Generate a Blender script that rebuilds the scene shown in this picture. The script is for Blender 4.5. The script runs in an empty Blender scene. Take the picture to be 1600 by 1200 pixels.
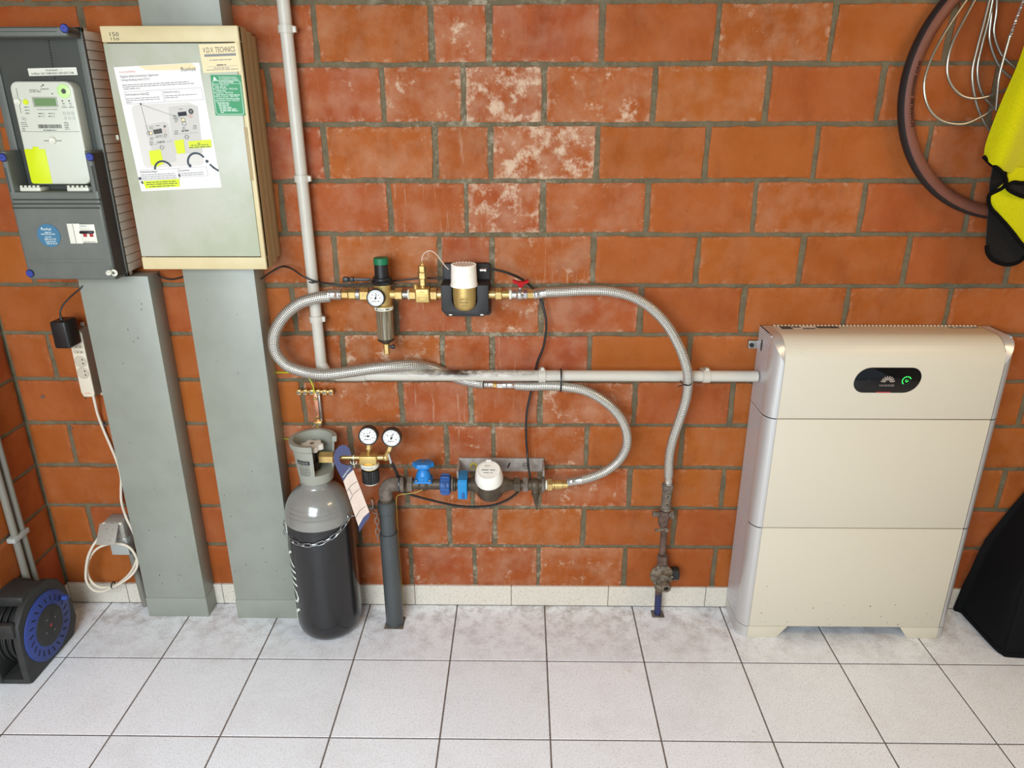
import bpy, bmesh, math, random
from mathutils import Vector, Matrix
from math import sin, cos, pi, radians
random.seed(7)
SC = bpy.context.scene
COL = SC.collection
# ------------------------------------------------------------ camera
FPX, PITCH, YAW, ROLL, CH, CD = 1138.03, 0.36072, 0.01443, -0.00193, 1.59714, 2.08133
_f = Vector((-sin(YAW)*cos(PITCH), cos(YAW)*cos(PITCH), -sin(PITCH)))
_x = Vector((cos(YAW), sin(YAW), 0)); _u = _x.cross(_f)
CX = _x*cos(ROLL)+_u*sin(ROLL); CU = -_x*sin(ROLL)+_u*cos(ROLL)
cam_data = bpy.data.cameras.new('camera'); cam = bpy.data.objects.new('camera', cam_data); COL.objects.link(cam)
cam.matrix_world = Matrix(((CX.x, CU.x, -_f.x, 0), (CX.y, CU.y, -_f.y, -CD), (CX.z, CU.z, -_f.z, CH), (0, 0, 0, 1)))
cam_data.sensor_fit = 'HORIZONTAL'; cam_data.sensor_width = 36; cam_data.lens = 36*FPX/1600; cam_data.clip_start = 0.05
SC.camera = cam
CO = Vector((0, -CD, CH))
def _ray(px, py): return _f + CX*((px-800)/FPX) - CU*((py-600)/FPX)
def W(px, py, d=0.0):            # measured point of the photo on the plane d metres in front of the wall
    v = _ray(px, py); return CO + v*((-d-CO.y)/v.y)
def XP(px, py, c):
    v = _ray(px, py); return CO + v*((c-CO.x)/v.x)
# ------------------------------------------------------------ world, light, exposure
SC.view_settings.view_transform = 'Standard'; SC.view_settings.look = 'None'
SC.view_settings.gamma = 1; SC.view_settings.use_curve_mapping = False
SC.view_settings.exposure = 0.31
wd = bpy.data.worlds.new('sky'); SC.world = wd; wd.use_nodes = True
bg = wd.node_tree.nodes['Background']; bg.inputs[0].default_value = (0.72, 0.86, 1.06, 1); bg.inputs[1].default_value = 0.42
def area(name, loc, target, sx, sy, power, col, spread=180):
    l = bpy.data.lights.new(name, 'AREA'); l.shape = 'RECTANGLE'; l.size = sx; l.size_y = sy
    l.energy = power; l.color = col; l.spread = radians(spread)
    o = bpy.data.objects.new(name, l); COL.objects.link(o); o.location = loc
    o.rotation_euler = (Vector(target)-Vector(loc)).to_track_quat('-Z', 'Y').to_euler()
    return o
area('daylight_garage_door', (-0.9, -2.95, 1.6), (-0.3, -0.75, 0.0), 1.6, 1.4, 92, (0.82, 0.92, 1.0))
area('ceiling_light', (1.9, -1.25, 2.38), (1.2, -0.5, 0.6), 0.9, 0.3, 13, (1.0, 0.74, 0.44))
# ------------------------------------------------------------ materials
def C(r, g, b, a=1):
    f = lambda c: (c/255/12.92) if c/255 <= 0.04045 else ((c/255+0.055)/1.055)**2.4
    return (f(r), f(g), f(b), a)
def mat(name, col, rough=0.5, metal=0.0, col2=None, nscale=20, namt=0.5, bump=0.0, bscale=200, coat=0, stretch=None, ramp=(0.4, 0.65), spec=None, alpha=1, trans=0):
    m = bpy.data.materials.new(name); m.use_nodes = True; nt = m.node_tree; N = nt.nodes; L = nt.links
    p = N['Principled BSDF']; p.inputs['Base Color'].default_value = col; p.inputs['Roughness'].default_value = rough
    p.inputs['Metallic'].default_value = metal
    if coat: p.inputs['Coat Weight'].default_value = coat
    if trans: p.inputs['Transmission Weight'].default_value = trans
    if spec is not None: p.inputs['Specular IOR Level'].default_value = spec
    tc = N.new('ShaderNodeTexCoord'); src = tc.outputs['Object']
    if stretch:
        mp = N.new('ShaderNodeMapping'); mp.inputs['Scale'].default_value = stretch; L.new(src, mp.inputs[0]); src = mp.outputs[0]
    if col2:
        n = N.new('ShaderNodeTexNoise'); n.inputs['Scale'].default_value = nscale; n.inputs['Detail'].default_value = 6; n.inputs['Roughness'].default_value = 0.6
        L.new(src, n.inputs['Vector'])
        r = N.new('ShaderNodeMapRange'); r.inputs[1].default_value = ramp[0]; r.inputs[2].default_value = ramp[1]; r.inputs[4].default_value = namt
        L.new(n.outputs[0], r.inputs[0])
        mx = N.new('ShaderNodeMix'); mx.data_type = 'RGBA'; L.new(r.outputs[0], mx.inputs[0]); mx.inputs[6].default_value = col; mx.inputs[7].default_value = col2
        L.new(mx.outputs[2], p.inputs['Base Color'])
    if bump:
        n2 = N.new('ShaderNodeTexNoise'); n2.inputs['Scale'].default_value = bscale; n2.inputs['Detail'].default_value = 3; L.new(src, n2.inputs['Vector'])
        b = N.new('ShaderNodeBump'); b.inputs['Strength'].default_value = bump; b.inputs['Distance'].default_value = 0.002
        L.new(n2.outputs[0], b.inputs['Height']); L.new(b.outputs[0], p.inputs['Normal'])
    return m
def glow(name, col, s):
    m = mat(name, col, 0.4); p = m.node_tree.nodes['Principled BSDF']
    p.inputs['Emission Color'].default_value = col; p.inputs['Emission Strength'].default_value = s
    return m
def mixn(N, L, fac, a, b):
    mx = N.new('ShaderNodeMix'); mx.data_type = 'RGBA'
    for i, s in ((0, fac), (6, a), (7, b)):
        if hasattr(s, 'links'): L.new(s, mx.inputs[i])
        else: mx.inputs[i].default_value = s
    return mx.outputs[2]
def mathn(N, L, op, a, b=None, c=None, clamp=False):
    n = N.new('ShaderNodeMath'); n.operation = op; n.use_clamp = clamp
    for i, s in enumerate((a, b, c)):
        if s is None: continue
        if hasattr(s, 'links'): L.new(s, n.inputs[i])
        else: n.inputs[i].default_value = s
    return n.outputs[0]
def noise(N, L, vec, scale, detail=5, rough=0.6, sc=None):
    if sc:
        mp = N.new('ShaderNodeMapping'); mp.inputs['Scale'].default_value = sc; L.new(vec, mp.inputs[0]); vec = mp.outputs[0]
    n = N.new('ShaderNodeTexNoise'); n.inputs['Scale'].default_value = scale; n.inputs['Detail'].default_value = detail; n.inputs['Roughness'].default_value = rough
    L.new(vec, n.inputs['Vector']); return n.outputs[0]
def ramp(N, L, s, lo, hi, to=1.0):
    r = N.new('ShaderNodeMapRange'); r.inputs[1].default_value = lo; r.inputs[2].default_value = hi; r.inputs[4].default_value = to
    L.new(s, r.inputs[0]); return r.outputs[0]

def brick_material():
    m = bpy.data.materials.new('fired_brick'); m.use_nodes = True; N = m.node_tree.nodes; L = m.node_tree.links
    p = N['Principled BSDF']; tc = N.new('ShaderNodeTexCoord').outputs['Object']
    at = N.new('ShaderNodeAttribute'); at.attribute_name = 'tint'; sep = N.new('ShaderNodeSeparateColor'); L.new(at.outputs['Color'], sep.inputs[0])
    a2 = N.new('ShaderNodeAttribute'); a2.attribute_name = 'wear'; s2 = N.new('ShaderNodeSeparateColor'); L.new(a2.outputs['Color'], s2.inputs[0])
    base = mixn(N, L, sep.outputs[0], C(148, 76, 26), C(159, 85, 27))
    base = mixn(N, L, mathn(N, L, 'MULTIPLY', sep.outputs[1], 0.85), base, C(148, 64, 38))
    big = ramp(N, L, noise(N, L, tc, 9, 4), 0.35, 0.7)
    base = mixn(N, L, mathn(N, L, 'MULTIPLY', big, 0.45), base, C(172, 100, 54))
    dk = ramp(N, L, noise(N, L, tc, 6, 6, 0.7, (1.5, 1, .8)), 0.52, 0.75)
    base = mixn(N, L, mathn(N, L, 'MULTIPLY', dk, 0.45), base, C(108, 50, 18))
    # small pits
    pit = ramp(N, L, noise(N, L, tc, 110, 2), 0.70, 0.76)
    base = mixn(N, L, mathn(N, L, 'MULTIPLY', pit, 0.6), base, C(70, 28, 16))
    # pale salts: patches on the worn bricks and along the brick edges, drips down the middle
    pn = noise(N, L, tc, 16, 9, 0.72)
    thr = mathn(N, L, 'SUBTRACT', 0.80, mathn(N, L, 'MULTIPLY', s2.outputs[0], 0.34))
    patch = mathn(N, L, 'MULTIPLY', mathn(N, L, 'SUBTRACT', pn, thr), 9.0, clamp=True)
    en = ramp(N, L, noise(N, L, tc, 40, 6, 0.7), 0.48, 0.62)
    edge = mathn(N, L, 'MULTIPLY', mathn(N, L, 'MULTIPLY', s2.outputs[1], en), mathn(N, L, 'ADD', mathn(N, L, 'MULTIPLY', s2.outputs[0], 0.8), 0.05), clamp=True)
    dn = ramp(N, L, noise(N, L, tc, 7, 6, 0.7, (9, 1, 0.7)), 0.57, 0.70)
    drip = mathn(N, L, 'MULTIPLY', mathn(N, L, 'MULTIPLY', dn, s2.outputs[2]), 0.55)
    haze = mathn(N, L, 'MULTIPLY', mathn(N, L, 'MULTIPLY', ramp(N, L, noise(N, L, tc, 12, 5), 0.42, 0.68), s2.outputs[0]), 0.42)
    tot = mathn(N, L, 'MAXIMUM', mathn(N, L, 'MAXIMUM', patch, edge), mathn(N, L, 'MAXIMUM', drip, haze))
    tot = mathn(N, L, 'MULTIPLY', tot, 0.72)
    fin = mixn(N, L, tot, base, C(214, 192, 164))
    # flecks of lime
    fl = ramp(N, L, noise(N, L, tc, 160, 2), 0.735, 0.76)
    fin = mixn(N, L, mathn(N, L, 'MULTIPLY', fl, mathn(N, L, 'ADD', mathn(N, L, 'MULTIPLY', s2.outputs[0], 0.9), 0.12), clamp=True), fin, C(225, 195, 160))
    L.new(fin, p.inputs['Base Color']); p.inputs['Roughness'].default_value = 0.7; p.inputs['Specular IOR Level'].default_value = 0.15
    b = N.new('ShaderNodeBump'); b.inputs['Strength'].default_value = 0.5; b.inputs['Distance'].default_value = 0.003
    L.new(noise(N, L, tc, 28, 8, 0.62), b.inputs['Height']); L.new(b.outputs[0], p.inputs['Normal'])
    return m
def mortar_material():
    m = bpy.data.materials.new('mortar'); m.use_nodes = True; N = m.node_tree.nodes; L = m.node_tree.links
    p = N['Principled BSDF']; tc = N.new('ShaderNodeTexCoord').outputs['Object']
    base = mixn(N, L, ramp(N, L, noise(N, L, tc, 30, 6), 0.35, 0.7), C(96, 85, 62), C(118, 106, 80))
    sx = N.new('ShaderNodeSeparateXYZ'); L.new(tc, sx.inputs[0])
    d = mathn(N, L, 'ABSOLUTE', mathn(N, L, 'ADD', sx.outputs[0], 0.1)); msk = mathn(N, L, 'SUBTRACT', 1, mathn(N, L, 'MULTIPLY', d, 2.2), clamp=True)
    w = mathn(N, L, 'MULTIPLY', ramp(N, L, noise(N, L, tc, 22, 8, 0.75), 0.50, 0.62), msk)
    fin = mixn(N, L, mathn(N, L, 'MULTIPLY', w, 0.5), base, C(196, 184, 158))
    dk = ramp(N, L, noise(N, L, tc, 60, 5), 0.56, 0.68)
    fin = mixn(N, L, mathn(N, L, 'MULTIPLY', dk, 0.5), fin, C(62, 50, 34))
    L.new(fin, p.inputs['Base Color']); p.inputs['Roughness'].default_value = 0.9
    b = N.new('ShaderNodeBump'); b.inputs['Strength'].default_value = 0.8; b.inputs['Distance'].default_value = 0.004
    L.new(noise(N, L, tc, 90, 6, 0.7), b.inputs['Height']); L.new(b.outputs[0], p.inputs['Normal'])
    return m
def floor_material():
    m = bpy.data.materials.new('floor_tile_glaze'); m.use_nodes = True; N = m.node_tree.nodes; L = m.node_tree.links
    p = N['Principled BSDF']; tc = N.new('ShaderNodeTexCoord').outputs['Object']
    at = N.new('ShaderNodeAttribute'); at.attribute_name = 'tint'; sep = N.new('ShaderNodeSeparateColor'); L.new(at.outputs['Color'], sep.inputs[0])
    base = mixn(N, L, sep.outputs[0], C(240, 242, 244), C(246, 247, 249))
    sp = ramp(N, L, noise(N, L, tc, 330, 2, 0.5), 0.58, 0.68)
    base = mixn(N, L, mathn(N, L, 'MULTIPLY', sp, 0.75), base, C(142, 136, 134))
    sp2 = ramp(N, L, noise(N, L, tc, 900, 1, 0.5), 0.55, 0.7)
    base = mixn(N, L, mathn(N, L, 'MULTIPLY', sp2, 0.3), base, C(170, 162, 160))
    sx = N.new('ShaderNodeSeparateXYZ'); L.new(tc, sx.inputs[0])
    near = ramp(N, L, sx.outputs[1], -0.36, -0.02)
    dn = ramp(N, L, noise(N, L, tc, 17, 10, 0.78), 0.46, 0.70)
    base = mixn(N, L, mathn(N, L, 'MULTIPLY', mathn(N, L, 'MULTIPLY', near, dn), 0.85), base, C(128, 104, 86))
    gr = mathn(N, L, 'SUBTRACT', noise(N, L, tc, 120, 6, 0.75), mathn(N, L, 'SUBTRACT', 0.755, mathn(N, L, 'MULTIPLY', near, 0.115)))
    base = mixn(N, L, mathn(N, L, 'MULTIPLY', gr, 14, clamp=True), base, C(58, 42, 32))
    sc = ramp(N, L, noise(N, L, tc, 5, 8, 0.7), 0.5, 0.75)
    base = mixn(N, L, mathn(N, L, 'MULTIPLY', sc, 0.18), base, C(160, 140, 120))
    L.new(base, p.inputs['Base Color']); p.inputs['Roughness'].default_value = 0.46; p.inputs['Specular IOR Level'].default_value = 0.4
    b = N.new('ShaderNodeBump'); b.inputs['Strength'].default_value = 0.12; b.inputs['Distance'].default_value = 0.001
    L.new(noise(N, L, tc, 300, 3), b.inputs['Height']); L.new(b.outputs[0], p.inputs['Normal'])
    return m
def braid_material():
    m = bpy.data.materials.new('steel_braid'); m.use_nodes = True; N = m.node_tree.nodes; L = m.node_tree.links
    p = N['Principled BSDF']; uv = N.new('ShaderNodeUVMap').outputs[0]; s = N.new('ShaderNodeSeparateXYZ'); L.new(uv, s.inputs[0])
    a = mathn(N, L, 'MULTIPLY', s.outputs[0], 2*pi*9); v = mathn(N, L, 'MULTIPLY', s.outputs[1], 2*pi*95)
    s1 = mathn(N, L, 'SINE', mathn(N, L, 'ADD', a, v)); s2 = mathn(N, L, 'SINE', mathn(N, L, 'SUBTRACT', a, v))
    pr = mathn(N, L, 'MULTIPLY', s1, s2); h = ramp(N, L, pr, -0.75, 0.25)
    fine = mathn(N, L, 'SINE', mathn(N, L, 'MULTIPLY', s.outputs[0], 2*pi*60))
    col = mixn(N, L, h, C(104, 97, 84), C(222, 219, 208))
    L.new(col, p.inputs['Base Color']); p.inputs['Metallic'].default_value = 0.75; p.inputs['Roughness'].default_value = 0.34
    b = N.new('ShaderNodeBump'); b.inputs['Strength'].default_value = 0.7; b.inputs['Distance'].default_value = 0.0015
    L.new(h, b.inputs['Height']); L.new(b.outputs[0], p.inputs['Normal'])
    return m
def dusty_pipe_material():
    m = bpy.data.materials.new('dusty_pvc'); m.use_nodes = True; N = m.node_tree.nodes; L = m.node_tree.links
    p = N['Principled BSDF']; tc = N.new('ShaderNodeTexCoord').outputs['Object']; s = N.new('ShaderNodeSeparateXYZ'); L.new(tc, s.inputs[0])
    top = ramp(N, L, s.outputs[2], -0.003, 0.008); d = mathn(N, L, 'ABSOLUTE', mathn(N, L, 'ADD', s.outputs[0], 0.16)); xm = mathn(N, L, 'SUBTRACT', 1, mathn(N, L, 'MULTIPLY', d, 3.4), clamp=True)
    n = ramp(N, L, noise(N, L, tc, 22, 9, 0.75, (0.6, 1, 1.5)), 0.42, 0.56)
    f = mathn(N, L, 'MULTIPLY', mathn(N, L, 'MULTIPLY', top, xm), mathn(N, L, 'MULTIPLY', n, 1.15), clamp=True)
    L.new(mixn(N, L, f, C(200, 194, 180), C(70, 50, 38)), p.inputs['Base Color']); p.inputs['Roughness'].default_value = 0.42
    return m
def grille_material():
    m = bpy.data.materials.new('perforated_silver'); m.use_nodes = True; N = m.node_tree.nodes; L = m.node_tree.links
    p = N['Principled BSDF']; tc = N.new('ShaderNodeTexCoord').outputs['Object']; s = N.new('ShaderNodeSeparateXYZ'); L.new(tc, s.inputs[0])
    y = mathn(N, L, 'MULTIPLY', s.outputs[1], 2*pi/0.0135); z = mathn(N, L, 'MULTIPLY', s.outputs[2], 2*pi/0.0135)
    a = mathn(N, L, 'SINE', mathn(N, L, 'ADD', y, z)); b_ = mathn(N, L, 'SINE', mathn(N, L, 'SUBTRACT', z, y))
    h = ramp(N, L, mathn(N, L, 'MULTIPLY', a, b_), 0.05, 0.5)
    L.new(mixn(N, L, h, C(232, 233, 236), C(70, 70, 74)), p.inputs['Base Color'])
    p.inputs['Metallic'].default_value = 0.3; p.inputs['Roughness'].default_value = 0.4
    return m
def towel_material(name, a, b):
    m = bpy.data.materials.new(name); m.use_nodes = True; N = m.node_tree.nodes; L = m.node_tree.links
    p = N['Principled BSDF']; tc = N.new('ShaderNodeTexCoord').outputs['Object']
    f = ramp(N, L, noise(N, L, tc, 220, 4, 0.7), 0.35, 0.7)
    L.new(mixn(N, L, mathn(N, L, 'MULTIPLY', f, 0.5), a, b), p.inputs['Base Color']); p.inputs['Roughness'].default_value = 0.95
    p.inputs['Sheen Weight'].default_value = 0.1; p.inputs['Specular IOR Level'].default_value = 0.1
    bb = N.new('ShaderNodeBump'); bb.inputs['Strength'].default_value = 0.6; bb.inputs['Distance'].default_value = 0.003
    L.new(noise(N, L, tc, 260, 4, 0.7), bb.inputs['Height']); L.new(bb.outputs[0], p.inputs['Normal'])
    return m
M = dict(
 brick=brick_material(), mortar=mortar_material(), tile=floor_material(), braid=braid_material(), grille=grille_material(),
 grout=mat('floor_grout', C(120, 108, 100), 0.9, col2=C(86, 74, 66), nscale=60, namt=.7),
 skirt=mat('skirting_tile', C(216, 208, 192), 0.45, col2=C(120, 100, 80), nscale=260, namt=.8, ramp=(0.55, 0.72)),
 plaster=mat('plaster_darkened_for_bounce', C(140, 132, 122), 0.9, col2=C(126, 118, 108), nscale=4, bump=.2),  # unseen ceiling and right wall, darkened to weaken bounce light
 duct=mat('grey_painted_steel', C(148, 151, 138), 0.42, col2=C(134, 137, 124), nscale=5, namt=.6, bump=.05, ramp=(.42, .62)),
 speck=mat('black_scuff', C(42, 38, 34), 0.9),
 cabgrey=mat('grey_polyester', C(102, 105, 97), 0.5, col2=C(90, 93, 86), nscale=14, bump=.1),
 cabside=mat('flank_shade_and_core_grey', C(72, 74, 70), 0.55), cabdark=mat('charcoal_polyester', C(62, 64, 56), 0.6, col2=C(50, 52, 46), nscale=8),  # darker grey paints shade on the hood flank, also fills the battery cores
 ribbed=mat('taupe_plastic', C(214, 206, 184), 0.55, col2=C(196, 187, 164), nscale=12),
 blueknob=mat('blue_plastic_cap', C(58, 72, 150), 0.35), bluedark=mat('navy_slot', C(30, 38, 96), 0.4),
 white=mat('white_plastic', C(226, 224, 206), 0.4), whitewarm=mat('warm_white_plastic', C(246, 242, 230), 0.38, col2=C(232, 222, 200), nscale=40, namt=.5),
 meterw=mat('meter_casing', C(206, 208, 190), 0.38), lcd=mat('lcd_glass', C(112, 142, 96), 0.15), lcdrim=mat('lcd_rim', C(165, 168, 152), 0.4),
 lime=mat('lime_yellow', C(208, 222, 20), 0.5), limepale=mat('pale_lime', C(196, 235, 150), 0.3), ink=mat('grey_ink', C(74, 74, 68), 0.7), inkdark=mat('dark_ink', C(36, 38, 44), 0.7),
 inklight=mat('pale_ink', C(134, 134, 130), 0.7), navyink=mat('navy_ink', C(52, 62, 72), 0.6), redink=mat('red_ink', C(208, 110, 84), 0.7),
 paper=mat('printed_paper', C(228, 224, 218), 0.75), paperc=mat('manila_paper', C(230, 212, 168), 0.75), papershade=mat('print_grey', C(212, 207, 197), 0.75), printgrey=mat('print_grey_meter', C(198, 194, 184), 0.75),
 cream=mat('cream_plastic', C(212, 196, 150), 0.5, col2=C(196, 178, 130), nscale=8, namt=.6), creamside=mat('dark_cream_plastic', C(170, 148, 106), 0.55),  # darker cream for the stepped sides and handle recess
 door=mat('aged_grey_door', C(184, 184, 166), 0.4, col2=C(168, 172, 145), nscale=5, namt=.9, ramp=(.42, .6)),
 green=mat('green_sticker', C(14, 134, 76), 0.45), whiteink=mat('white_ink', C(232, 240, 228), 0.6), stickerblue=mat('blue_sticker', C(62, 114, 142), 0.5),
 pvc=mat('pale_grey_pvc', C(200, 194, 180), 0.4, col2=C(176, 168, 150), nscale=8, namt=.4), pvcdirt=dusty_pipe_material(),
 brass=mat('brass', C(218, 188, 122), 0.32, 0.8, col2=C(176, 140, 80), nscale=60, namt=.6), brasscast=mat('cast_brass', C(206, 176, 108), 0.42, 0.7, bump=.3, bscale=300),
 chrome=mat('nickel_plate', C(205, 200, 192), 0.25, 0.9), steel=mat('zinc_steel', C(170, 165, 155), 0.35, 0.9, col2=C(120, 110, 98), nscale=40), screwm=mat('screw_steel', C(160, 155, 148), 0.4, 0.8),
 black=mat('black_plastic', C(30, 29, 28), 0.4), blackm=mat('matte_black_plastic', C(34, 32, 31), 0.6, bump=.1), rubber=mat('black_rubber', C(26, 25, 24), 0.5),
 brassdark=mat('engraved_brass', C(104, 76, 36), 0.5, .5), hem=mat('black_hem', C(14, 12, 11), 0.95, spec=.1),
 greenk=mat('green_knob', C(12, 108, 68), 0.45), red=mat('red_lever', C(172, 8, 20), 0.6, spec=.2),
 bowl=mat('smoked_bowl', C(150, 138, 112), 0.12, 0.35, col2=C(84, 74, 58), nscale=1, namt=.8, ramp=(.45, .55), stretch=(240, 240, 2), coat=.6),
 dial=mat('gauge_dial', C(228, 226, 220), 0.4), glassy=mat('dial_ring', C(120, 118, 112), 0.3, .8),
 cylgrey=mat('grey_enamel', C(134, 132, 124), 0.22, bump=.05, bscale=30, coat=.6), cylblack=mat('black_enamel', C(15, 15, 17), 0.3, bump=.03, bscale=12, coat=.5), guard=mat('grey_guard_plastic', C(150, 150, 136), 0.42),
 handw=mat('cast_handwheel', C(232, 228, 214), 0.4), darkbrass=mat('dark_brass', C(52, 40, 30), 0.5, .3),
 navy=mat('navy_card', C(34, 38, 88), 0.55), tagc=mat('tag_card', C(216, 196, 180), 0.7, col2=C(200, 178, 160), nscale=30),
 chain=mat('galvanised_chain', C(196, 200, 200), 0.3, .9),
 pvcdark=mat('dark_grey_pvc', C(72, 76, 76), 0.42, col2=C(60, 62, 62), nscale=10), iron=mat('weathered_iron', C(122, 110, 98), 0.75, .1, col2=C(80, 69, 58), nscale=40, namt=.9, bump=.7, bscale=260),
 bronze=mat('oxidised_bronze', C(88, 76, 60), 0.5, .35, col2=C(66, 55, 42), nscale=30, namt=.8, bump=.2), blue=mat('blue_cast_valve', C(26, 128, 200), 0.4, col2=C(40, 110, 170), nscale=40, bump=.3),
 bluep=mat('blue_clamp_plastic', C(44, 88, 150), 0.5, col2=C(36, 70, 116), nscale=50), bluel=mat('bright_blue_clamp', C(24, 132, 190), 0.5, bump=.3), plate=mat('dusty_galvanised_plate', C(166, 156, 148), 0.6, .15, col2=C(130, 118, 106), nscale=30, namt=.8),
 rust=mat('rusty_pipe', C(112, 90, 78), 0.75, .2, col2=C(76, 58, 46), nscale=50, namt=.9, bump=.6), gas=mat('dirty_cast_alloy', C(140, 128, 110), 0.6, .5, col2=C(80, 66, 52), nscale=70, namt=.9, bump=.6, bscale=400), bluewrap=mat('blue_wrap', C(30, 44, 96), 0.5, col2=C(50, 44, 44), nscale=60, namt=.8),
 earth=mat('yellow_green_wire', C(190, 190, 30), 0.45, col2=C(100, 140, 40), nscale=60, namt=.9), copper=mat('copper_strap', C(214, 150, 120), 0.35, .8), yellowwire=mat('yellow_wire', C(170, 150, 60), 0.5),
 clear=mat('thin_clear_wire', C(214, 190, 170), 0.3), cord=mat('white_cord', C(226, 214, 192), 0.45), strip=mat('aged_white_plastic', C(218, 206, 182), 0.42), stripshade=mat('power_strip_shaded_side', C(150, 128, 108), 0.5), hole=mat('dark_hole', C(24, 20, 18), 0.8),
 sockin=mat('socket_recess', C(190, 178, 156), 0.5), sockgrey=mat('grey_socket_plastic', C(158, 152, 140), 0.5, col2=C(70, 60, 50), nscale=130, namt=.8, ramp=(.60, .68)), sockplain=mat('plain_socket_grey', C(168, 170, 162), 0.5), conduit=mat('grey_conduit', C(128, 124, 112), 0.5),
 reelb=mat('reel_plastic', C(42, 42, 40), 0.6, col2=C(56, 54, 51), nscale=20, bump=.2), reelblue=mat('reel_blue', C(48, 66, 136), 0.5, col2=C(40, 56, 112), nscale=18),
 sil=mat('silver_trim', C(206, 204, 200), 0.36, .5), batt=mat('cream_enamel', C(212, 202, 180), 0.42, col2=C(120, 105, 84), nscale=70, namt=.35, ramp=(.71, .74)), display=mat('black_glass', C(12, 10, 10), 0.08), logo=mat('logo_grey', C(150, 138, 128), 0.5), gled=glow('green_led', C(60, 230, 90), 1.6), gdim=mat('dim_green', C(14, 60, 24), 0.5), redbar=mat('red_mark', C(170, 34, 44), 0.4),
 tyre=mat('tyre_tread', C(30, 27, 27), 0.6, bump=.2), tan=mat('tan_sidewall', C(116, 66, 46), 0.6, col2=C(100, 54, 38), nscale=20), cable=mat('steel_cable_sleeve', C(140, 134, 120), 0.3, .7, coat=.3),
 yellow=towel_material('yellow_microfibre', C(186, 180, 3), C(210, 205, 14)), towelb=towel_material('black_microfibre', C(24, 21, 18), C(34, 30, 27)), bag=mat('black_bag_fabric', C(10, 10, 11), 0.85, bump=.15, bscale=500, spec=.2),
)
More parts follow.
